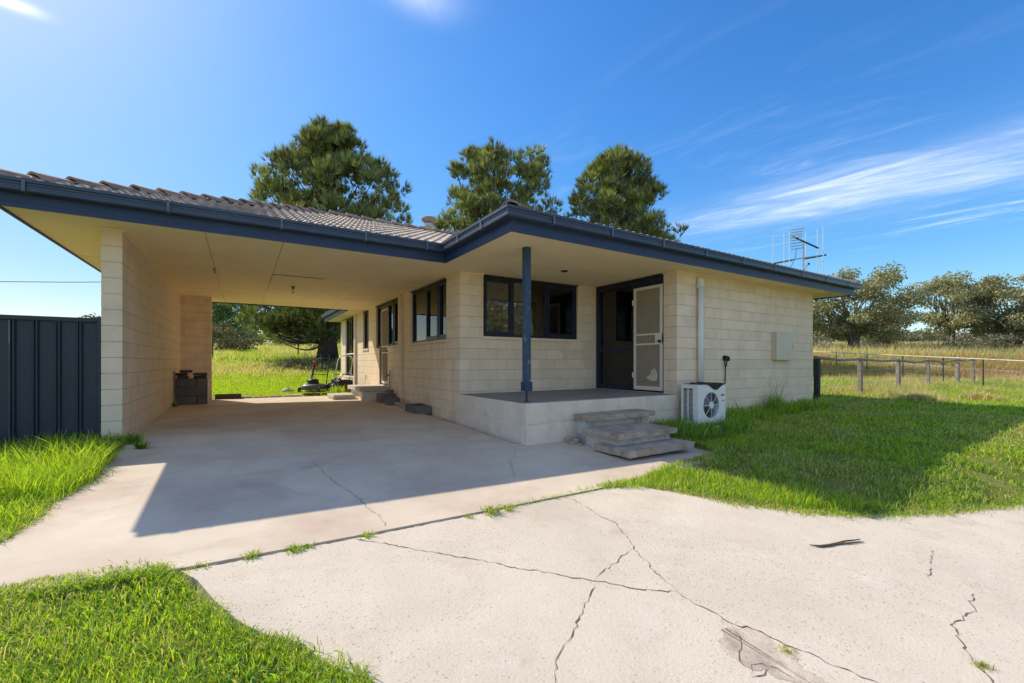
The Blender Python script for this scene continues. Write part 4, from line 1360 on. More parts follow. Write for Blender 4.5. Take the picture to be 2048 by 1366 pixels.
mb = MB().box(0, .03, 0, .12, 0, .78, Matrix.Translation((-1.286, 12.02, .03)) @ Matrix.Rotation(R(-1.0), 4, 'Y')); single('leaning_board', mb, m_timber, 'thin grey board leaning on the carport wall beside the block stack', 'board')
mb = MB().box(-.685, -.665, 12.3, 12.55, .03, .60); single('leaning_board', mb, m_block, 'thin pale board standing at the lawn end of the block stack', 'board')

# rear edging of the slab
ed = [(-.60, -.02, 13.62, .15, 'long brown slab lying on the slab edge by the far pier', m_paver), (-.05, .22, 13.72, .07, 'pale edging stone next to the brown slab', m_stone), (.26, .62, 13.78, .06, 'second pale edging stone behind the carport', m_stone),
      (.66, .95, 13.85, .065, 'short pale edging stone midway behind the carport', m_stone), (1.0, 1.48, 13.93, .07, 'long pale edging stone behind the carport middle', m_stone),
      (1.52, 1.98, 14.02, .10, 'brown edging stone in front of the mowers', m_paver), (2.02, 2.42, 14.10, .09, 'brown edging stone beside the low side step', m_paver)]
for x0, x1, y, h, lb, m_ in ed:
    z = gz((x0 + x1) / 2, y)
    single('edging_stone', MB().bbox(x0, x1, y - .08, y + .09, z - .06, z + h, .015, jit=.008), m_, lb, 'stone', 'edging stones behind the carport')


def rock(x, y, s, lb, m_=m_stone):
    mb = MB(); z = gz(x, y); vs = []
    n1_, n2_ = 10, 6
    for j in range(n2_ + 1):
        a = math.pi * j / n2_
        for i in range(n1_):
            b = 2 * math.pi * i / n1_; r_ = s * (1 + .18 * math.sin(3 * b + j) + random.uniform(-.06, .06))
            vs.append((x + 1.3 * r_ * math.sin(a) * math.cos(b), y + r_ * math.sin(a) * math.sin(b), z + .65 * r_ * math.cos(a) + .02))
    mb.add(vs, [(j * n1_ + i, j * n1_ + (i + 1) % n1_, (j + 1) * n1_ + (i + 1) % n1_, (j + 1) * n1_ + i) for j in range(n2_) for i in range(n1_)])
    single('rock', mb, m_, lb, 'rock', None, True)


rock(1.22, 15.6, .16, 'rounded white rock in the grass beside the mowers')

# lawn mowers
m_mowbody = pmat('mower_deck', (0.10, 0.11, 0.13), 0.1, 8, 0.35, 0, 40, 0.5)


def mower(name, label, loc, rz, deck_mat, red, hgt, catcher):
    t = thing(name, label, 'lawn mower', loc, 'old lawn mowers left on the grass', True, rz)
    mb = MB(); prof = [(.27, .09), (.29, .12), (.285, .20), (.24, .245), (.15, .26), (0, .262)]
    seg = 24; vs = []
    for r_, z in prof:
        for k in range(seg):
            a = 2 * math.pi * k / seg
            vs.append((r_ * (abs(math.cos(a)) ** .7) * (1 if math.cos(a) > 0 else -1), 1.25 * r_ * (abs(math.sin(a)) ** .7) * (1 if math.sin(a) > 0 else -1), z))
    mb.add(vs, [(i * seg + k, i * seg + (k + 1) % seg, (i + 1) * seg + (k + 1) % seg, (i + 1) * seg + k) for i in range(len(prof) - 1) for k in range(seg)])
    part('deck', mb, deck_mat, t, True)
    mb = MB().lathe([(.14, .25), (.15, .30), (.14, .37), (.09, .40), (0, .405)], (0, .05, 0), 18); eng = part('engine', mb, m_black, t, True)
    mb = MB().tube([(.10, .10, .34), (.16, .12, .34)], .035, 10); mb.lathe([(.03, .40), (.03, .43), (0, .43)], (.03, .05, 0), 10); part('muffler', mb, m_steel, eng)
    for sx_ in (-1, 1):
        for sy in (-1, 1):
            r_ = .085 if sy > 0 else .105
            M_ = Matrix.Translation((sx_ * .27, sy * .30, r_)) @ Matrix.Rotation(R(90), 4, 'Y')
            mb = MB().lathe([(.0, -.02), (r_ * .9, -.02), (r_, -.012), (r_, .012), (r_ * .9, .02), (0, .02)], (0, 0, 0), 18, M_); w_ = part('wheel', mb, m_black, t)
            mb = MB().lathe([(0, -.024), (r_ * .5, -.024), (r_ * .5, .024), (0, .024)], (0, 0, 0), 14, M_); part('hub', mb, m_alu, w_)
    top = hgt; yb = -.30; yt = -.62
    pts = [(-.22, yb, .22), (-.22, yb - .08, .45), (-.21, yt + .05, top - .12), (-.17, yt, top - .03), (-.10, yt - .01, top), (.10, yt - .01, top), (.17, yt, top - .03), (.21, yt + .05, top - .12), (.22, yb - .08, .45), (.22, yb, .22)]
    hd = part('handle', MB().tube(pts, .014, 8), m_alu if not red else m_black, t, True)
    mb = MB().tube([(-.215, yb - .12, .52), (.215, yb - .12, .52)], .010, 8); part('crossbar', mb, m_black, hd)
    mb = MB().tube([(.215, yt + .07, top - .16), (.17, yb - .1, .6), (.06, .0, .38)], .006, 6); part('cable', mb, m_wire, hd)
    if red:
        mb = MB().bbox(.16, .26, yt + .02, yt + .12, top - .24, top - .08, .02); part('throttle', mb, m_red, hd)
        mb = MB().tube([(.20, yt + .08, top - .2), (.22, yb - .06, .40)], .028, 8); part('motor_arm', mb, m_black, hd)
    if catcher:
        mb = MB().bbox(-.21, .21, -.66, -.30, .08, .36, .04, jit=.01); part('catcher', mb, m_black, t)
        mb = MB().tube([(-.20, -.50, .37), (-.05, -.46, .56), (.20, -.5, .56), (.24, -.5, .40), (.22, -.55, .20), (.10, -.68, .05)], .010, 6); part('bail', mb, m_alu, t)
    t.scale = (1.15, 1.15, 1.08)
    return t


mower('lawn_mower', 'small black mower with grey deck and red handle grip on the grass', (1.98, 15.35, gz(1.98, 15.35)), R(150), m_mowbody, True, 1.02, False)
mower('lawn_mower', 'black mower with tall silver hoop handle and catcher by the house corner', (2.72, 15.55, gz(2.72, 15.55)), R(12), m_black, False, 1.08, True)

# charcoal steel fence left of the carport
fe = thing('steel_fence', 'charcoal corrugated steel fence left of the carport wall', 'fence', (-5, 7.38, -.05))
FY = 7.38; FT = 1.555; FB = -.10


def sheet_part(x0, n):
    mb = MB(); pts = []
    for k in range(n):
        a = x0 - .19 * k
        pts += [(a, 0), (a - .128, 0), (a - .140, .032), (a - .150, .034), (a - .156, .012), (a - .164, .012), (a - .170, .034), (a - .178, .032)]
    pts.append((x0 - .19 * n + .001, 0))
    vs = [(x, FY - o_, z) for z in (FB, FT - .02) for x, o_ in pts]; m = len(pts)
    mb.add(vs, [(i + 1, i, m + i, m + i + 1) for i in range(m - 1)])
    part('fence_sheet', mb, m_fence, fe)


for i in range(9): sheet_part(-1.545 - i * .7595, 4)
mb = MB(); mb.bbox(-8.6, -1.545, FY - .03, FY + .05, FT - .055, FT, .005); part('top_rail', mb, m_fence, fe)
mb = MB(); mb.bbox(-8.6, -1.545, FY - .02, FY + .05, FB - .02, FB + .05, .005); part('bottom_rail', mb, m_fence, fe)
for x in (-1.522, -3.90, -6.28, -8.62): part('post', MB().bbox(x - .024, x + .024, FY - .035, FY + .055, FB - .3, FT + .012, .004), m_fence, fe)

# wire fence behind the house
bf = thing('wire_fence', 'steel post fence with top rail across the grass behind the carport', 'fence', (-1.4, 30, gz(-1.4, 30)))
bp = [(-12, 25.9), (-6.6, 28.2), (-1.45, 30.3), (3.2, 32.4), (8.5, 34.8), (14, 37.2), (20, 39.8)]
tops = []
for x, y in bp:
    z = gz(x, y); tops.append((x, y, z + 1.22))
    part('post', MB().tube([(x, y, z - .2), (x, y, z + 1.24)], .040, 8), m_darktimber, bf)
part('top_rail', MB().tube(tops, .024, 6), m_steel, bf)
mb = MB()
for h in (.3, .6, .9): mb.tube([(x, y, z - 1.22 + h) for x, y, z in tops], .006, 4)
part('wire', mb, m_steel, bf, kind='stuff')

# grey timber post fence on the right lawn
tf = thing('timber_fence', 'weathered timber post and rail fence running from the house corner', 'fence', (13, 5.5, gz(13, 5.5)))
tp_ = [(12.93, 5.50, 1.106), (15.6, 5.50, 1.074), (18.6, 5.50, 1.05), (21.5, 5.50, 1.055), (25.0, 5.50, 1.085), (27.2, 5.50, 1.12)]   # post tops
pt = []
for k, (x, y, h) in enumerate(tp_):
    z = gz(x, y); w_ = .055 if k else .06; h = h - z
    M_ = Matrix.Translation((x, y, z)) @ Matrix.Rotation(R(random.uniform(-2, 2)), 4, 'Y') @ Matrix.Rotation(R(random.uniform(-12, 12)), 4, 'Z')
    part('post', MB().bbox(-w_, w_, -w_, w_, -.3, h, .012, M_, jit=.008), m_darktimber if k == 0 else m_timber, tf, label='dark post nearest the house' if k == 0 else None)
    pt.append((x, y, z + h))
for a, b in zip(pt[:-1], pt[1:]):
    a = Vector(a); b = Vector(b); m = (a + b) / 2 + Vector((0, 0, -.012 if a.x < 18 else -.05))
    mb = MB().tube([a + Vector((-.1, 0, .03)), a.lerp(m, .5) + Vector((0, 0, .015)), m, m.lerp(b, .5) + Vector((0, 0, .01)), b + Vector((.1, 0, .03))], [.045, .04, .038, .04, .042], 7)
    part('rail', mb, m_timber, tf, True)
mb = MB()
for h in (.35, .75): mb.tube([(x, y, gz(x, y) + h) for x, y, z in pt], .005, 4)
part('wire', mb, m_steel, tf, kind='stuff')
# star pickets with a pale pipe rail along the track
pf = thing('pipe_rail_fence', 'thin steel stake fence with a long pale pipe rail beside the gravel track', 'fence', (28, 9.6, gz(28, 9.6)))
pr = [(33.0, 14.5, 1.77), (30.4, 11.9, 1.61), (28.1, 9.6, 1.46), (26.6, 7.7, 1.33), (25.1, 5.95, 1.22), (23.6, 4.5, 1.13), (22.0, 3.0, 1.03), (20.6, 1.5, .94), (19.3, .1, .84)]   # rail heights
rl = []
for x, y, zt_ in pr:
    z = gz(x, y); rl.append((x, y, zt_))
    part('stake', MB().tube([(x, y, z - .2), (x, y, zt_ - .02)], .024, 6), m_darktimber, pf)
part('pipe_rail', MB().tube(rl, .022, 8), m_palepipe, pf, True)
mb = MB()
for h in (.25, .5, .75, 1.0): mb.tube([(x, y, gz(x, y) + h) for x, y, z in rl], .006, 4)
part('wire', mb, m_rust, pf, kind='stuff')

# aerial mast beyond the right end of the roof
am = thing('aerial_mast', 'tall galvanised mast carrying television and dipole aerials above the roof end', 'aerial', (19.77, 8.91, gz(19.77, 8.91)))
part('mast', MB().tube([(19.77, 8.91, gz(19.77, 8.91) - .3), (19.77, 8.91, 6.0)], .028, 10), m_steel, am)
bd = Vector((20.4 - 19.2, 8.5 - 9.3, 0)).normalized(); bq = Vector((bd.y, -bd.x, 0))
A0_ = Vector((19.77, 8.91, 5.35))
part('boom', MB().tube([A0_ - bd * .72 - Vector((0, 0, .12)), A0_ + bd * .62 + Vector((0, 0, .08))], .020, 8), m_steel, am)
for s_, zz in ((-1, 5.23), (1, 5.43)):
    c_ = Vector((19.77, 8.91, zz)) + bd * (.68 * s_)
    arm = part('cross_arm', MB().tube([c_ - bq * .55 - bd * .28, c_ + bq * .12 + bd * .16], .034, 8), m_dark, am)
    for q_ in (-.52, -.10, .10):
        p = c_ + bq * q_ + bd * (q_ * .5)
        part('dipole_rod', MB().tube([p - Vector((0, 0, .70)), p + Vector((0, 0, 1.15 + .1 * q_))], .017, 6), m_alu, arm)
b2 = part('yagi_boom', MB().tube([Vector((19.40, 9.14, 6.22)), Vector((20.28, 8.58, 5.74))], .034, 8), m_dark, am)
for k in range(8):
    c_ = Vector((19.50, 9.06, 5.72 + k * .115)) + bd * (abs(k - 3.5) * .03 - .06)
    part('reflector_rod', MB().tube([c_ - bd * .26 - Vector((0, 0, .04)), c_ + bd * .26 + Vector((0, 0, .04))], .016 if k < 4 else .026, 6), m_steel if k < 4 else m_alu, b2)
part('cable', MB().tube([(19.50, 9.06, 5.7), (19.48, 9.08, 5.35), (19.30, 9.2, 4.9), (19.2, 9.25, 4.6)], .010, 6), m_wire, am)
mb = MB().bbox(19.95, 20.03, 8.78, 8.84, 5.06, 5.14, .01); mb.tube([(19.77, 8.91, 4.7), (19.86, 8.86, 4.95), (19.99, 8.81, 5.09)], .010, 6); part('splitter', mb, m_dark, am)

# overhead wire on the left
pts = [Vector((-40, 52, 7.4)).lerp(Vector((6, 31.5, 6.9)), k / 12) - Vector((0, 0, 1.1 * math.sin(math.pi * k / 12))) for k in range(13)]
single('overhead_wire', MB().tube(pts, .022, 5), m_wire, 'thin black overhead wire crossing the sky left of the carport', 'wire')

# stick on the driveway
mb = MB()
zz = lambda x, y: float(slab_z(x, y)) - .012
pts = [(3.46, 1.52), (3.50, 1.475), (3.58, 1.45), (3.68, 1.435), (3.78, 1.425), (3.86, 1.40), (3.93, 1.385)]
mb.tube([(x, y, zz(x, y) + .010) for x, y in pts], [.003, .008, .009, .008, .006, .005, .003], 7)
mb.tube([(3.66, 1.437, zz(3.66, 1.437) + .010), (3.76, 1.398, zz(3.76, 1.398) + .008), (3.90, 1.352, zz(3.9, 1.352) + .007)], [.006, .006, .003], 6)
single('stick', mb, pmat('stick_bark', (0.13, 0.095, 0.065), 0.3, 30, 0.9), 'curved brown stick lying on the driveway', 'stick', None, True)
mb = MB().bbox(11.0, 11.62, 4.86, 5.10, -.16, .02, .015, jit=.01); single('loose_slab', mb, m_step, 'grey slab half buried in grass at the end of the front wing wall', 'slab')
for k, (x, y) in enumerate([(6.72, 4.36), (6.80, 4.30), (7.05, 4.28)]):
    mb = MB().bbox(x - .06, x + .07, y - .03, y + .03, gz(x, y) + .02, gz(x, y) + .075 - .015 * k, .012, Matrix.Rotation(0, 4, 'Z'), jit=.012)
    single('plastic_scrap', mb, m_pvc, ['crumpled white scrap by the air conditioner corner', 'second white scrap in the weeds before the air conditioner', 'flat white scrap under the air conditioner fan'][k], 'scrap', 'white scraps by the air conditioner')

# ------------------------------------------------------------------ trees and shrubs
def leaf_tris(P, D, Lg, Wd, curl=0.0):
    """one thin triangle per leaf: base P, direction D"""
    n = len(P)
    D = D / np.linalg.norm(D, axis=1, keepdims=True)
    rv = rng.normal(size=(n, 3)); S = np.cross(D, rv); S /= np.linalg.norm(S, axis=1, keepdims=True) + 1e-9
    V = np.empty((n, 3, 3))
    V[:, 0] = P - S * Wd[:, None] / 2; V[:, 1] = P + S * Wd[:, None] / 2; V[:, 2] = P + D * Lg[:, None]
    return V


def leaf_quads(P, D, Lg, Wd):
    n = len(P)
    D = D / np.linalg.norm(D, axis=1, keepdims=True)
    rv = rng.normal(size=(n, 3)); S = np.cross(D, rv); S /= np.linalg.norm(S, axis=1, keepdims=True) + 1e-9
    A = P; B = P + D * Lg[:, None] * .5 + S * Wd[:, None] / 2; C = P + D * Lg[:, None]; E_ = P + D * Lg[:, None] * .5 - S * Wd[:, None] / 2
    return np.stack([A, B, C, A, C, E_], 1).reshape(-1, 3, 3)


def foliage_part(name, V, T, mat, parent):
    nt = len(V)
    me = np_mesh(name, V.reshape(-1, 3), np.arange(nt * 3).reshape(-1, 3), mat, np.repeat(T, 3, axis=0))
    return link(name, me, parent)


def limb(mb, a, b, r0, r1, bend=.12, seg=7):
    a = Vector(a); b = Vector(b); n = 6; L_ = (b - a).length
    o1 = Vector(rng.normal(size=3)) * bend * L_ * .5
    pts = [a.lerp(b, k / n) + o1 * math.sin(math.pi * k / n) - Vector((0, 0, .10 * L_ * math.sin(math.pi * k / n))) for k in range(n + 1)]
    mb.tube(pts, [r0 + (r1 - r0) * k / n for k in range(n + 1)], seg)


VR = np.array([cs, -sn, 0.0]); VF = np.array([sn, cs, 0.0])   # across and away, as seen from the drive


def pine(label, base, trunk_h, lean, prof, depth, n_clump, r_trunk, seed, tint=(0.21, 0.245, 0.060), clump=(.42, .72), base_h=2.2, tufts=40, needles=13, gap=None):
    """prof: (height, left extent, right extent)"""
    global rng
    keep = rng; rng = np.random.default_rng(seed)
    bx, by = base; bz = gz(bx, by) - .15
    t = thing('pine_tree', label, 'tree', (bx, by, bz + .15), 'pine trees behind the house')
    B = np.array([bx, by, bz])
    hs = [p[0] for p in prof]; le = [p[1] for p in prof]; ri = [p[2] for p in prof]
    mb = MB()
    T_ = [Vector(B + np.array([0, 0, trunk_h * k / 8]) + VR * lean * (k / 8) ** 1.5) for k in range(9)]
    mb.tube(T_, [r_trunk * 1.35] + [r_trunk * (1 - .88 * k / 8) for k in range(1, 9)], 12)
    C = []
    for i in range(n_clump):
        h = np.interp(rng.random(), np.linspace(0, 1, 40), np.linspace(hs[0], hs[-1], 40))
        L_, R_ = np.interp(h, hs, le), np.interp(h, hs, ri)
        a = rng.random() * 2 * math.pi
        q = (rng.random() ** .45)
        ca, sa = math.cos(a), math.sin(a)
        x = ca * q; ext = R_ if x > 0 else L_
        dep = (L_ + R_) / 2 * depth
        if gap and h > gap[2] and abs(x * ext - gap[0]) < gap[1]: continue
        C.append(B + VR * (x * ext if x > 0 else x * L_) + VF * (sa * q * dep) + np.array([0, 0, h]))
    C = np.array(C)
    Vs, Ts = [], []
    for c in C:
        r_ = rng.uniform(*clump)
        hh = c[2] - B[2]
        th = min(max((hh * .72 - .3), base_h * .6), trunk_h * .95)
        k = th / trunk_h
        tp0 = B + np.array([0, 0, th]) + VR * lean * k ** 1.5
        if rng.random() < .42: limb(mb, tp0, c - np.array([0, 0, r_ * .35]), max(.03, r_trunk * rng.uniform(.10, .24) * (1 - k * .7)), .018, .16, 5)
        n = int(tufts * (r_ / .6) ** 2)
        d = rng.normal(size=(n, 3)); d /= np.linalg.norm(d, axis=1, keepdims=True)
        d[:, 2] = np.where(d[:, 2] < -.35, -d[:, 2], d[:, 2])
        P = c + d * (r_ * rng.uniform(.45, 1.05, (n, 1))) * np.array([1, 1, .8])
        out = d * .55 + np.array([0, 0, .75]) + rng.normal(size=(n, 3)) * .18
        P2 = np.repeat(P, needles, 0); O2 = np.repeat(out, needles, 0) + rng.normal(size=(n * needles, 3)) * .30
        m = n * needles
        P2 = P2 + O2 * rng.uniform(0, .10, (m, 1))
        Vs.append(leaf_tris(P2, O2, rng.uniform(.26, .46, m), rng.uniform(.026, .046, m)))
        sh = rng.uniform(.7, 1.4) * np.repeat(rng.uniform(.35, 1.5, n), needles)
        col_ = np.array(tint)[None, :] * sh[:, None]
        brown = np.repeat(rng.random(n) < .035, needles)
        col_[brown] = np.array([.11, .065, .028])
        Ts.append(col_)
    part('trunk', mb, m_bark, t, True)
    foliage_part('crown', np.concatenate(Vs), np.concatenate(Ts), m_needle, t)
    rng = keep
    return t


pine('large broad pine with a thick dark trunk, seen through and above the carport', (4.3, 27.6), 13.0, .6,
     [(1.2, 3.0, -.3), (2.1, 4.6, .3), (2.9, 5.9, 1.0), (3.6, 6.2, 2.0), (4.8, 6.0, 3.6), (6.5, 5.3, 4.5), (7.8, 5.1, 4.7), (9.0, 4.7, 4.8), (10.2, 3.7, 4.4), (11.1, 2.9, 3.7), (12.0, 2.0, 2.5), (12.8, 1.0, 2.0), (13.6, .2, 1.4)], .8, 400, .50, 11, tufts=34)
pine('twin crowned pine behind the porch roof, left of the neat conical pine', (15.0, 26.2), 13.2, -.2,
     [(5.5, 2.8, 2.6), (7.4, 3.3, 4.6), (8.6, 4.0, 4.8), (9.8, 3.6, 4.8), (11.0, 3.1, 4.6), (12.2, 3.0, 4.2), (13.2, 2.6, 3.8), (14.0, 1.3, 2.6)], .8, 250, .34, 23, tufts=34, gap=(1.5, .22, 11.4))
pine('neat conical pine behind the front wing roof', (22.0, 21.6), 13.8, 0,
     [(5.5, 3.0, 3.6), (7.6, 3.3, 4.3), (8.4, 3.4, 4.5), (9.3, 3.4, 3.5), (10.6, 3.1, 2.9), (12.0, 2.5, 2.4), (13.2, 1.6, 1.8), (14.1, .5, .8)], .85, 250, .34, 37, tufts=34)


def gum(label, base, h, spread, stems, n_clump, seed, cl=(.8, 1.4), low=.24, tint=(0.265, 0.275, 0.145), leaves=255, name='gum_tree', group='grey green gum trees along the track', leaf=(.20, .36), cat='tree', flat=.6, trunk=True):
    global rng
    keep = rng; rng = np.random.default_rng(seed)
    bx, by = base; bz = gz(bx, by) - .1
    t = thing(name, label, cat, (bx, by, bz + .1), group)
    B = np.array([bx, by, bz]); mb = MB(); C = []
    for i in range(n_clump):
        q = rng.random() ** .5; a = rng.random() * 2 * math.pi
        hh = h * rng.uniform(low, 1.0)
        prof = math.sin(math.pi * min(1, max(.12, (hh / h - low * .6) / (1.12 - low * .6)))) ** .55
        C.append(B + VR * math.cos(a) * q * spread * prof + VF * math.sin(a) * q * spread * prof + np.array([0, 0, hh - .25]))
    C = np.array(C); Vs, Ts = [], []
    fork = [B + VR * rng.normal() * .25 * spread * .5 + VF * rng.normal() * .2 * spread * .5 + np.array([0, 0, h * rng.uniform(.30, .45)]) for _ in range(stems)]
    for f in fork:
        limb(mb, B + rng.normal(size=3) * np.array([.25, .25, 0]) * (stems > 1), f, h * .032, h * .018, .10, 8)
    for c in C:
        f = fork[int(np.argmin([np.linalg.norm((f - c)[:2]) for f in fork]))]
        if rng.random() < .7: limb(mb, f, c, h * .012, .02, .15, 5)
        r_ = rng.uniform(*cl); n = int(leaves * r_ ** 2 / 1.2)
        d = rng.normal(size=(n, 3)); d /= np.linalg.norm(d, axis=1, keepdims=True)
        P = c + d * (r_ * rng.random((n, 1)) ** .4) * np.array([1, 1, flat])
        D = rng.normal(size=(n, 3)) * .8 + np.array([0, 0, -.55])
        Vs.append(leaf_quads(P, D, rng.uniform(*leaf, n), rng.uniform(*leaf, n) * .42))
        sh = rng.uniform(.75, 1.25) * rng.uniform(.7, 1.35, n)
        base_c = np.array(tint)[None, :] * sh[:, None]
        wm = rng.random(n) < .12
        base_c[wm] = base_c[wm] * np.array([1.35, .95, .8])
        Ts.append(np.repeat(base_c, 2, 0))
    if trunk: part('trunk', mb, m_gumbark, t, True)
    foliage_part('crown', np.concatenate(Vs), np.concatenate(Ts), m_gum, t)
    rng = keep
    return t


gum('tall spreading gum with pale forked stems right of the house corner', (50.5, 18.2), 7.7, 5.2, 6, 75, 5, cl=(.8, 1.35))
gum('gum partly hidden behind the house corner with low hanging foliage', (46.5, 22.0), 7.0, 3.6, 3, 40, 6, low=.15)
gum('dark stemmed gum forking widely from one trunk beside the track', (61.0, 13.6), 7.6, 3.9, 3, 52, 7, cl=(.75, 1.25), low=.35)
gum('broad gum at the far right end of the row', (64.0, 10.0), 7.4, 4.6, 4, 62, 8, cl=(.8, 1.4), low=.2)
gum('smaller gum filling the gap between the spreading and the forking gums', (62.0, 20.5), 4.6, 3.2, 3, 30, 9, low=.12)
gum('gum behind the right end of the row, past the picture edge', (66.0, 5.0), 7.8, 5.0, 4, 56, 10, low=.2)
for k, (x, y, s_, lb) in enumerate([(57.5, 14.6, 1.0, 'low grey shrub left of the forking gum trunk'), (58.6, 12.8, 1.1, 'low grey shrub directly before the forking gum'), (59.4, 11.0, 1.2, 'low grey shrub right of the forking gum trunk'),
                                    (60.0, 9.2, 1.25, 'low grey shrub before the broad end gum'), (60.2, 7.2, 1.3, 'low grey shrub at the right end of the shrub row'), (48.0, 16.0, .8, 'small grey shrub at the foot of the spreading gum'), (44.0, 19.5, 1.0, 'low grey shrub beside the house corner under the gums')]):
    gum(lb, (x, y), 1.5 * s_, 1.7 * s_, 2, 12, 60 + k, cl=(.5, .8), low=.12, tint=(.26, .25, .18), leaves=260, name='shrub', group='grey shrubs under the gums', leaf=(.14, .26), cat='shrub')
gum('round bright green tree on the horizon behind the carport', (-3.2, 72.0), 6.4, 4.6, 2, 42, 31, cl=(1.0, 1.7), low=.2, tint=(.12, .20, .045), leaves=170, name='round_tree', group=None, leaf=(.3, .5))
gum('dark brown green bush standing behind the wire fence', (-.6, 43.0), 2.6, 2.0, 2, 20, 32, cl=(.55, .9), low=.15, tint=(.13, .12, .05), leaves=260, name='bush', group='bushes beyond the wire fence', leaf=(.16, .3), cat='bush')
gum('light green bush beside the dark bush on the rise', (5.5, 58.0), 4.2, 4.2, 3, 26, 33, cl=(.9, 1.5), low=.1, tint=(.26, .32, .07), leaves=150, name='bush', group='bushes beyond the wire fence', leaf=(.25, .45), cat='bush')
gum('pale green bush low on the rise behind the pine trunk', (15.5, 56.0), 3.8, 4.6, 3, 26, 34, cl=(.9, 1.4), low=.1, tint=(.27, .33, .075), leaves=150, name='bush', group='bushes beyond the wire fence', leaf=(.25, .45), cat='bush')
gum('sparse grey twiggy bush between the fence posts', (4.9, 40.0), 1.7, 1.5, 5, 8, 35, cl=(.3, .5), low=.3, tint=(.24, .21, .13), leaves=90, name='bush', group='bushes beyond the wire fence', leaf=(.1, .2), cat='bush')
gum('far dark green clump left on the horizon', (-14.0, 84.0), 4.0, 6.0, 3, 26, 36, cl=(1.2, 1.9), low=.1, tint=(.10, .12, .05), leaves=90, name='bush', group='bushes beyond the wire fence', leaf=(.4, .6), cat='bush')
def woodland(label, d, l0, l1, n, h, seed, tint):
    global rng
    keep = rng; rng = np.random.default_rng(seed); Vs, Ts = [], []
    for i in range(n):
        lat = rng.uniform(l0, l1); dd = d * rng.uniform(.92, 1.1); x = dd * (sn + lat * cs); y = dd * (cs - lat * sn)
        r_ = h * rng.uniform(.18, .34); c = np.array([x, y, gz(x, y) + rng.uniform(.1, .8) * h]); m = 90
        dr_ = rng.normal(size=(m, 3)); dr_ /= np.linalg.norm(dr_, axis=1, keepdims=True)
        P = c + dr_ * r_ * rng.random((m, 1)) ** .4 * np.array([1.2, 1.2, .8])
        Vs.append(leaf_quads(P, rng.normal(size=(m, 3)), rng.uniform(.5, .9, m), rng.uniform(.25, .45, m)))
        Ts.append(np.repeat(np.array(tint)[None] * rng.uniform(.6, 1.3) * rng.uniform(.7, 1.3, (m, 1)), 2, 0))
    V = np.concatenate(Vs); T = np.concatenate(Ts)
    o = link('far_woodland', np_mesh('far_woodland', V.reshape(-1, 3), np.arange(len(V) * 3).reshape(-1, 3), m_gum, np.repeat(T, 3, axis=0)))
    tag(o, label, None, None, 'stuff'); rng = keep


woodland('far olive woodland along the horizon behind the gum trees', 115, .55, 1.35, 230, 4.2, 71, (.20, .20, .11))
woodland('far bright green scrub along the horizon behind the carport', 100, -.85, -.25, 170, 4.0, 72, (.20, .25, .06))
# trees across the front paddock that the porch windows mirror
gum('leafy gum across the front paddock, mirrored in the porch window', (17.5, -19.0), 10.5, 6.0, 3, 75, 41, cl=(1.0, 1.6), low=.15, group='gums across the front paddock', leaves=130, leaf=(.3, .5))
gum('second leafy gum across the front paddock, mirrored in the porch window', (26.0, -17.0), 10.0, 5.5, 3, 70, 42, cl=(1.0, 1.6), low=.15, group='gums across the front paddock', leaves=130, leaf=(.3, .5))

# ------------------------------------------------------------------ grass
def blades(P, h, w, lean, tint, two=True):
    """P base points, curved two-segment blades"""
    n = len(P); a = rng.uniform(0, 2 * math.pi, n)
    S = np.stack([np.cos(a), np.sin(a), np.zeros(n)], 1)
    b = rng.uniform(0, 2 * math.pi, n); D = np.stack([np.cos(b), np.sin(b), np.zeros(n)], 1) * (lean * h)[:, None]
    Z = np.array([0, 0, 1.0])
    v0 = P - S * w[:, None] / 2; v1 = P + S * w[:, None] / 2
    top = P + D + Z * (h * np.sqrt(np.clip(1 - np.clip(lean, 0, .95) ** 2 * .8, .15, 1)))[:, None]
    if not two:
        V = np.stack([v0, v1, top], 1).reshape(-1, 3); F = np.arange(3 * n).reshape(-1, 3); return V, F, np.repeat(tint, 3, 0)
    mid = P + D * .35 + Z * (h * .58)[:, None]
    v2 = mid - S * w[:, None] * .42; v3 = mid + S * w[:, None] * .42
    V = np.stack([v0, v1, v2, v3, top], 1).reshape(-1, 3)
    o_ = (np.arange(n) * 5)[:, None]
    F = np.concatenate([o_ + np.array([[0, 1, 3]]), o_ + np.array([[0, 3, 2]]), o_ + np.array([[2, 3, 4]])])
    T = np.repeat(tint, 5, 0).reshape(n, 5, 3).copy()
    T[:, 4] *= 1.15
    return V, F, T.reshape(-1, 3)


GREEN = np.array([.32, .47, .036]); LIME = np.array([.49, .60, .042]); DEEP = np.array([.13, .26, .034]); STRAW = np.array([.66, .52, .33]); OLIVE = np.array([.50, .48, .15])


def tints(n, x, y, mixw, seed=0):
    """mixw: weights of (DEEP, GREEN, LIME, OLIVE, STRAW); patchy over the ground"""
    base = np.stack([DEEP, GREEN, LIME, OLIVE, STRAW])
    w = np.array(mixw, float)[None, :] * np.ones((n, 1))
    f = fbm(x * .9, y * .9, 21 + seed)
    w[:, 4] *= np.clip((f - .35) * 4, .1, 2.2); w[:, 3] *= np.clip((f - .3) * 3, .2, 2); w[:, 2] *= np.clip((.75 - f) * 2.5, .2, 2); w[:, 0] *= np.clip(fbm(x * 2.2, y * 2.2, 44) * 2, .3, 1.8)
    w = w / w.sum(1, keepdims=True); c = np.cumsum(w, 1); r_ = rng.random((n, 1)); k = (r_ > c).sum(1).clip(0, 4)
    return base[k] * rng.uniform(.75, 1.3, (n, 1)) * np.array([1, 1, 1]) + rng.normal(size=(n, 3)) * .004 * np.array([1, 1, .3])


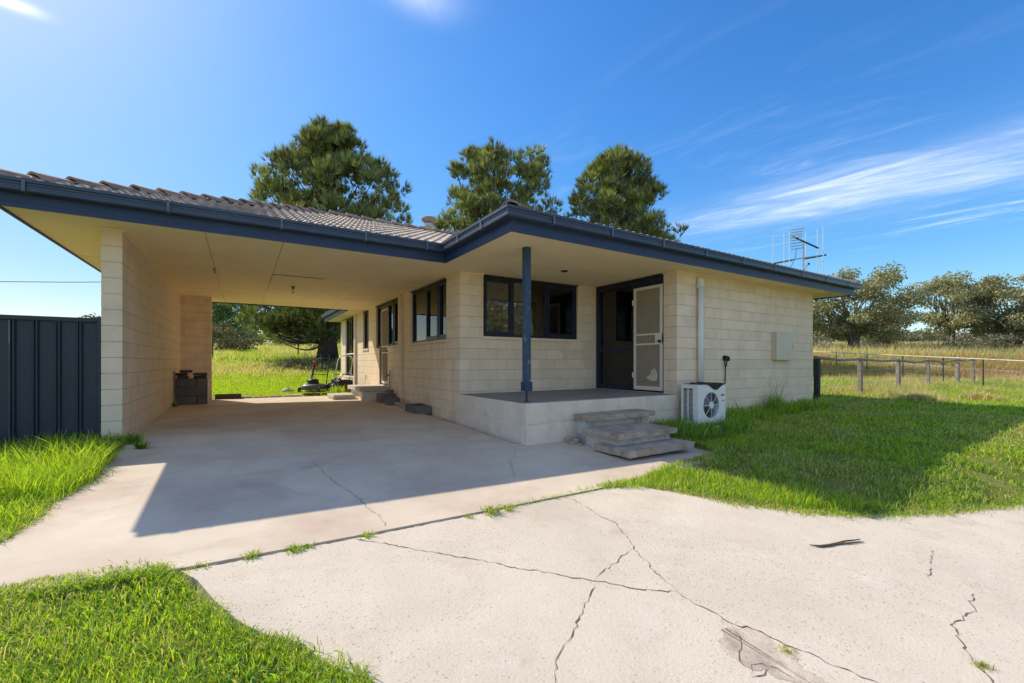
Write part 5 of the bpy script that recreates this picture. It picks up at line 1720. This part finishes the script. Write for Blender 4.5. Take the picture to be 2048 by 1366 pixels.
def scatter(poly, dens, holes=()):
    P = np.array(poly); (x0, y0), (x1, y1) = P.min(0), P.max(0)
    n = int((x1 - x0) * (y1 - y0) * dens)
    x = rng.uniform(x0, x1, n); y = rng.uniform(y0, y1, n)
    ok = inpoly(x, y, poly)
    for h_ in holes: ok &= ~inpoly(x, y, h_)
    return x[ok], y[ok]


gV, gF, gT = [], [], []
acc = {'n': 0}


def put(V, F, T):
    gV.append(V); gF.append(F + acc['n']); gT.append(T); acc['n'] += len(V)


def lawn(poly, dens, hm, hs, wd, mixw, leanr=(.1, .9), holes=(), seed=0, clumpy=.5, zoff=0.0, keepf=None):
    x, y = scatter(poly, dens, holes)
    f = fbm(x * 2.5, y * 2.5, 31 + seed); ok = rng.random(len(x)) < np.clip((1 - clumpy) + clumpy * (f - .25) * 2.6, .08, 1)
    if keepf is not None: ok &= keepf(x, y)
    x, y, f = x[ok], y[ok], f[ok]
    n = len(x); d = np.hypot(x, y)
    h = np.clip(rng.normal(hm, hs, n), hm * .3, hm * 3) * (.6 + .9 * f)
    w = np.maximum(wd, .00115 * d) * rng.uniform(.7, 1.3, n)
    P = np.stack([x, y, ground_z(x, y) + zoff - .01], 1)
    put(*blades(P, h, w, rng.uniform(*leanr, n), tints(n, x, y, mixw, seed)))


HOUSE = [(3.35, 5.05), (11.9, 5.05), (11.9, 18.7), (3.35, 18.7)]
STEPS = [(4.1, 3.75), (5.5, 3.75), (5.7, 5.1), (4.1, 5.1)]
R1 = [(-.38, 3.15), (-.28, 2.95), (-.18, 2.68), (-.06, 2.42), (.04, 2.26), (.17, 2.13), (.25, 1.95), (.33, 1.84), (.42, 1.74), (.60, 1.35), (.8, .9), (-.2, .9), (-1.2, 2.0), (-2.4, 3.0), (-2.4, 3.30), (-1.0, 3.28), (-.88, 3.31), (-.76, 3.22), (-.6, 3.27), (-.45, 3.19)]
lawn(R1, 16500, .043, .018, .0042, (.16, .30, .34, .12, .10), (.2, 1.0), clumpy=.75)
lawn(R1, 3500, .035, .012, .011, (.40, .45, .12, .02, .01), (.4, 1.1), clumpy=.9, seed=5)      # broad weed leaves
lawn(R1, 900, .060, .02, .003, (0, .2, .2, .2, .4), (.1, .8), seed=2)
R2 = [(-1.24, 7.30), (-1.22, 6.9), (-1.18, 6.0), (-1.17, 5.5), (-1.19, 5.1), (-1.25, 4.7), (-1.24, 4.35), (-1.27, 4.0), (-1.6, 3.72), (-2.6, 3.72), (-8.5, 5.2), (-8.5, 7.36), (-1.5, 7.36), (-1.5, 7.24)]
lawn(R2, 5600, .085, .04, .0055, (.18, .42, .34, .05, .02), (.2, 1.0), clumpy=.6, seed=3, keepf=lambda x, y: x > -4.5)
lawn([(-1.15, 5.3), (-1.18, 6.3), (-1.9, 6.5), (-2.6, 6.0), (-2.3, 5.2), (-1.3, 4.9)], 5500, .19, .06, .006, (.10, .40, .46, .03, .01), (.15, .8), clumpy=.35, seed=4)
lawn([(-8.5, 7.1), (-1.15, 7.0), (-1.10, 7.24), (-1.5, 7.36), (-8.5, 7.36)], 3000, .15, .06, .008, (.5, .4, .1, .02, .0), (.2, 1.0), clumpy=.5, seed=6, keepf=lambda x, y: x > -4.5)
R3 = [(3.02, 3.19), (3.45, 3.15), (3.63, 2.80), (3.8, 2.48), (3.94, 2.23), (4.2, 1.93), (4.48, 1.70), (4.95, 1.46), (5.48, 1.26), (6.13, 1.07), (6.9, .86), (8.6, .3), (13, -1.0), (15, 3), (15, 9), (11.9, 9), (11.9, 5.12), (5.7, 5.1), (5.62, 4.2), (5.62, 3.72), (5.42, 3.46), (4.85, 3.35), (4.45, 3.33), (4.02, 3.29), (3.55, 3.21)]
lawn(R3, 5600, .040, .022, .0048, (.22, .28, .18, .20, .12), (.2, 1.2), clumpy=.9, seed=7, keepf=lambda x, y: np.hypot(x, y) < 7.5)
lawn(R3, 2500, .045, .024, .006, (.16, .24, .20, .24, .16), (.2, 1.2), clumpy=.85, seed=7, keepf=lambda x, y: (np.hypot(x, y) >= 7.5))
lawn([(3.0, 3.2), (3.6, 2.85), (4.0, 2.22), (4.5, 1.72), (5.0, 1.48), (4.8, 1.9), (4.3, 2.6), (4.2, 3.3), (3.5, 3.22)], 5000, .085, .03, .005, (.12, .40, .40, .06, .02), (.15, .9), clumpy=.4, seed=8)
# taller rank growth along the wall and round the air conditioner
lawn([(5.66, 4.0), (6.5, 3.9), (7.6, 4.2), (7.6, 4.58), (6.55, 4.58), (6.5, 5.08), (5.72, 5.08)], 2600, .15, .06, .010, (.55, .35, .06, .03, .0), (.2, 1.0), clumpy=.4, seed=9)
lawn([(7.4, 4.5), (11.9, 4.7), (11.9, 5.1), (7.4, 5.1)], 2200, .16, .07, .008, (.40, .40, .10, .06, .04), (.1, .8), clumpy=.6, seed=10)
# thin grass line in the joint between the two slabs
lawn([(1.8, 3.10), (2.4, 3.13), (3.05, 3.13), (3.3, 3.10), (3.3, 3.26), (2.4, 3.20), (1.9, 3.17)], 5200, .045, .02, .004, (.15, .4, .25, .12, .08), (.3, 1.2), clumpy=.5, seed=11)
def fringe(line, n, spread, h, mixw, seed, wd=.0045, inward=0.0):
    """grass creeping raggedly over a concrete edge"""
    P = np.array(line); seg = rng.integers(0, len(P) - 1, n); t = rng.random(n)
    a, b = P[seg], P[seg + 1]; q = a + (b - a) * t[:, None]; ab = b - a; nn = np.stack([-ab[:, 1], ab[:, 0]], 1) / np.linalg.norm(ab, axis=1, keepdims=True)
    f = fbm(q[:, 0] * 3.1, q[:, 1] * 3.1, 71 + seed)
    off = rng.normal(0, 1, n) * spread * (.25 + 1.6 * np.clip(f - .3, 0, 1)) + inward
    q = q + nn * off[:, None]; x, y = q[:, 0], q[:, 1]
    z = np.maximum(ground_z(x, y), slab_z(x, y) - .014) - .004
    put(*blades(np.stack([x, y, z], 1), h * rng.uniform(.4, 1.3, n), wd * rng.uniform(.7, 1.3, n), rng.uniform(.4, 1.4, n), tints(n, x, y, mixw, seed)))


lawn([(8.6, .3), (13, -1), (15, 3), (24, 3), (24, -8), (9.6, -4), (10, -2)], 420, .06, .03, .012, (.2, .3, .2, .2, .1), (.2, 1.1), clumpy=.7, seed=13)
fringe(EDGE[:-2], 5200, .10, .055, (.18, .28, .16, .2, .18), 1)
fringe(EDGE[:-2], 2600, .05, .03, (.05, .08, .02, .35, .5), 2)
fringe([(-1.05, 3.25), (-.88, 3.30), (-.76, 3.22), (-.6, 3.26), (-.45, 3.17), (-.36, 3.12), (-.28, 2.95), (-.18, 2.68), (-.06, 2.42), (.04, 2.26), (.17, 2.13), (.25, 1.95), (.33, 1.84), (.42, 1.74)], 3000, .05, .045, (.16, .3, .3, .14, .1), 3)
fringe([(-1.1, 3.19), (-.7, 3.16), (-.36, 3.12)], 2000, .045, .05, (.16, .3, .36, .1, .08), 4)
fringe([(-1.24, 7.0), (-1.22, 6.0), (-1.2, 5.5), (-1.22, 5.1), (-1.28, 4.7), (-1.27, 4.35), (-1.30, 4.0)], 2200, .06, .07, (.2, .34, .3, .1, .06), 5)
fringe([(3.0, 3.2), (3.6, 3.22), (4.02, 3.29), (4.45, 3.33), (4.85, 3.35), (5.42, 3.46), (5.62, 3.72), (5.62, 4.2)], 2400, .06, .05, (.2, .36, .26, .1, .08), 6)
lawn(R3, 420, .035, .012, .013, (.45, .30, .05, .18, .02), (.6, 1.3), clumpy=.9, seed=12, keepf=lambda x, y: np.hypot(x, y) < 9)
o = link('grass', np_mesh('grass', np.concatenate(gV), np.concatenate(gF), m_grass, np.concatenate(gT)))
tag(o, 'short bright green lawn grass growing round the driveway and the house', None, None, 'stuff')

# paddock: longer, patchy, strawy, thinning with distance
gV, gF, gT = [], [], []; acc['n'] = 0


def paddock(n0, d0, d1, lat0, lat1, hm, mixf, dens_pow, seed, holes=(), wk=.0016):
    u = rng.random(n0)
    d = d0 * (d1 / d0) ** u if dens_pow == 2 else (d0 + (d1 - d0) * u)
    lat = rng.uniform(lat0, lat1, n0)
    x = d * sn + lat * d * cs; y = d * cs - lat * d * sn
    ok = ~inpoly(x, y, HOUSE) & ~inpoly(x, y, SLAB) & ~inpoly(x, y, R3) & (~((x > -9) & (x < -1.25) & (y < 7.4)))
    q = np.array([[p.x, p.y] for p in cl_])
    dist = np.full(len(x), 99.)
    for a_, b_ in zip(q, q[1:]):
        ab = b_ - a_; t = np.clip(((x - a_[0]) * ab[0] + (y - a_[1]) * ab[1]) / (ab @ ab), 0, 1)
        dist = np.minimum(dist, np.hypot(x - a_[0] - t * ab[0], y - a_[1] - t * ab[1]))
    ok &= dist > 1.25 + .25 * rng.random(len(x))
    x, y, d = x[ok], y[ok], d[ok]; n = len(x)
    mw, hk = mixf(x, y, d)
    base = np.stack([DEEP, GREEN, LIME, OLIVE, STRAW]); w = mw / mw.sum(1, keepdims=True); c = np.cumsum(w, 1)
    k = (rng.random((n, 1)) > c).sum(1).clip(0, 4)
    T = base[k] * rng.uniform(.75, 1.3, (n, 1))
    rust = (k == 4) & (d > 20.5) & (d < 31) & (lat[ok] > .6)
    T[rust] *= np.array([.72, .55, .50])
    litter_shade = np.exp(-(((x - 4.6) / 4.6) ** 2 + ((y - 24.6) / 3.4) ** 2)) * (.6 + .8 * fbm(x * .8, y * .8, 81))   # brown needle litter plus the big pine's shade, both put into blade colour
    litter_shaded = rng.random(n) < np.clip(litter_shade * 1.5, 0, .96)
    T[litter_shaded] = np.array([.13, .085, .055]) * rng.uniform(.7, 1.4, (int(litter_shaded.sum()), 1)); hk = hk * np.where(litter_shaded, .45, 1)
    h = hm * hk * rng.uniform(.5, 1.5, n) * np.where(k == 4, 1.35, 1)
    W = np.maximum(.006, wk * d) * rng.uniform(.6, 1.3, n)
    P = np.stack([x, y, ground_z(x, y) - .02], 1)
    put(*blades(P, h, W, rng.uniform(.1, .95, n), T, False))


def mix_left(x, y, d):
    n = len(x); s = fbm(x * .22, y * .22, 51); s2 = fbm(x * .9, y * .9, 52)
    near = sstep(20, 15.5, d)
    straw = np.clip((s - .52) * 6, 0, 2.0) * (1 - near) * sstep(17, 21, d) + .3 * np.exp(-((d - 24) / 3.5) ** 2) * (s2 + .3) + .9 * (s2 > .62) * (1 - near)
    w = np.stack([.12 + 0 * s, .42 + .5 * near, .45 + .9 * near, .25 + 0 * s, straw], 1)
    return w, .75 + .9 * (1 - near) * (s2 + .3)


def mix_right(x, y, d):
    n = len(x); s = fbm(x * .33, y * .33, 61); s2 = fbm(x * 1.1, y * 1.1, 62)
    straw = np.clip((s - .50) * 10, 0.08, 3.2) * sstep(9.8, 11.5, d) + 1.5 * sstep(17, 23, d) * (s2 + .3)
    w = np.stack([.12 + 0 * s, .42 + 0 * s, .50 * (1 - s2) + .2, .25 + 0 * s, straw], 1)
    return w, .55 + .9 * sstep(10.5, 14, d) * (s2 + .35) + .5 * (straw > 1)


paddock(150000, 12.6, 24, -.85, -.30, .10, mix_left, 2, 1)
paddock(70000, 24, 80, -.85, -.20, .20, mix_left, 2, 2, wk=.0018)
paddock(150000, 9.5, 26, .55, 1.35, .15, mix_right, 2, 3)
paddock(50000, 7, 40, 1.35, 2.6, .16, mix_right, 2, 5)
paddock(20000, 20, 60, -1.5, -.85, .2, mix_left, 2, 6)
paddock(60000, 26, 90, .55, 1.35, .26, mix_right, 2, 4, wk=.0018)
o = link('paddock_grass', np_mesh('paddock_grass', np.concatenate(gV), np.concatenate(gF), m_grass, np.concatenate(gT)))
tag(o, 'long green and straw coloured paddock grass behind and beside the house', None, None, 'stuff')


# tufts one can pick out
def tuft(name, label, x, y, z, n, h, spread, mixw, wd=.004, cat='weed', group=None, lean=(.2, 1.0), stalks=0):
    a = rng.uniform(0, 2 * math.pi, n); r_ = np.minimum(np.abs(rng.normal(0, spread, n)), 1.7 * spread)
    P = np.stack([r_ * np.cos(a), r_ * np.sin(a), np.zeros(n) - .005], 1)
    base = np.stack([DEEP, GREEN, LIME, OLIVE, STRAW]); w = np.array(mixw) / sum(mixw)
    k = rng.choice(5, n, p=w); T = base[k] * rng.uniform(.75, 1.25, (n, 1))
    hh = h * rng.uniform(.45, 1.15, n)
    V, F, C = blades(P, hh, wd * rng.uniform(.7, 1.3, n), rng.uniform(*lean, n), T)
    if stalks:
        P2 = np.stack([rng.uniform(-spread, spread, stalks), rng.uniform(-spread, spread, stalks), np.zeros(stalks)], 1)
        V2, F2, C2 = blades(P2, h * rng.uniform(1.3, 2.0, stalks), np.full(stalks, wd), rng.uniform(.05, .35, stalks), np.repeat(DEEP[None] * .9, stalks, 0))
        F = np.concatenate([F, F2 + len(V)]); V = np.concatenate([V, V2]); C = np.concatenate([C, C2])
    o = link(name, np_mesh(name, V, F, m_grass, C)); o.location = (x, y, z)
    return tag(o, label, cat, group)


G_ = 'weed tufts in the driveway joint'
dz_ = lambda x, y: float(slab_z(x, y)) - .014
for x, y, n, h, sp, lb, mx in [(1.72, 3.09, 150, .10, .045, 'largest grey green weed tuft in the joint between the two slabs', (.3, .2, .05, .3, .25)), (1.88, 3.10, 90, .07, .04, 'weed tuft joined to the grass line beside the largest tuft', (.2, .4, .1, .2, .1)),
                               (1.52, 3.095, 50, .045, .025, 'small pale weed just left of the largest joint tuft', (.1, .3, .1, .3, .2)), (.74, 3.10, 90, .05, .03, 'low green weed where the long crack meets the joint', (.1, .5, .2, .2, 0)),
                               (.28, 3.10, 110, .055, .035, 'wide flat green weed in the joint near the left lawn', (.2, .5, .15, .15, 0)), (.36, 3.10, 60, .045, .025, 'low weed touching the wide flat weed in the joint', (.2, .5, .15, .15, 0)),
                               (.05, 3.11, 90, .06, .03, 'rosette weed in the joint closest to the left lawn', (.2, .55, .15, .1, 0)), (-.20, 3.12, 50, .04, .03, 'tiny weed at the corner of the left lawn', (.2, .5, .1, .1, .1))]:
    tuft('weed_tuft', lb, x, y, dz_(x, y), n, h, sp, mx, .005, 'weed', G_, (.5, 1.3))
tuft('weed_tuft', 'brown dry tuft growing in the crack patch at the drive bottom', 2.10, 1.02, dz_(2.1, 1.02), 90, .035, .025, (.1, .1, .1, .4, .3), .003, 'weed', 'weeds in the driveway cracks', (.4, 1.2))
tuft('weed_tuft', 'dry tuft in the right hand driveway crack', 2.78, .535, dz_(2.78, .53), 120, .035, .022, (.3, .1, .0, .4, .2), .003, 'weed', 'weeds in the driveway cracks', (.4, 1.2))
tuft('grass_tussock', 'tall dark tussock with seed stalks against the front wing wall', 9.55, 4.85, gz(9.55, 4.85), 420, .48, .10, (.45, .35, .05, .1, .05), .008, 'grass tussock', None, (.15, .8), 12)
tuft('grass_tussock', 'dark weeds at the foot of the carport wall end', -1.16, 7.10, float(slab_z(-1.16, 7.1)), 120, .17, .06, (.6, .35, .05, 0, 0), .008, 'weed', None, (.3, 1.1))
tuft('weed_tuft', 'flat leafy weed on the concrete by the carport wall end', -1.02, 6.72, float(slab_z(-1.02, 6.72)), 70, .12, .03, (.6, .3, .1, 0, 0), .016, 'weed', None, (.8, 1.5))
tuft('weed_tuft', 'small leafy weed beside the block stack', -1.24, 11.85, float(slab_z(-1.2, 11.85)), 70, .14, .04, (.6, .35, .05, 0, 0), .018, 'weed', None, (.3, 1.0))
tuft('weed_tuft', 'yellow green weed at the landing beside the house wall', 3.2, 14.0, gz(3.2, 14.0), 120, .22, .08, (.05, .35, .5, .1, 0), .012, 'weed', None, (.2, .9))
tuft('weed_tuft', 'green weeds between the second mower and the landing', 2.55, 14.6, gz(2.55, 14.6), 200, .30, .14, (.1, .4, .4, .1, 0), .012, 'weed', None, (.1, .7))
tuft('weed_tuft', 'long seed stalk standing in the left grass strip', -1.55, 5.6, gz(-1.55, 5.6), 3, .55, .01, (0, 0, .1, .3, .6), .005, 'weed', None, (.1, .3))
for k, (x, y) in enumerate([(14.5, 3.9), (16.4, 3.2), (19.5, 3.6), (15.9, 6.4), (14.2, 6.9), (21.0, 4.4), (23.0, 3.8)]):
    tuft('straw_tussock', ['pale straw tussock before the second timber post', 'wide pale straw tussock nearest on the right lawn', 'pale straw tussock under the fourth timber post', 'straw tussock behind the timber rail', 'straw tussock behind the dark first post', 'straw tussock before the far timber posts', 'straw tussock at the end of the timber fence'][k],
         x, y, gz(x, y), 800, .28, .22, (.02, .06, .05, .17, .7), .018, 'grass tussock', 'straw tussocks by the timber fence', (.3, 1.2))
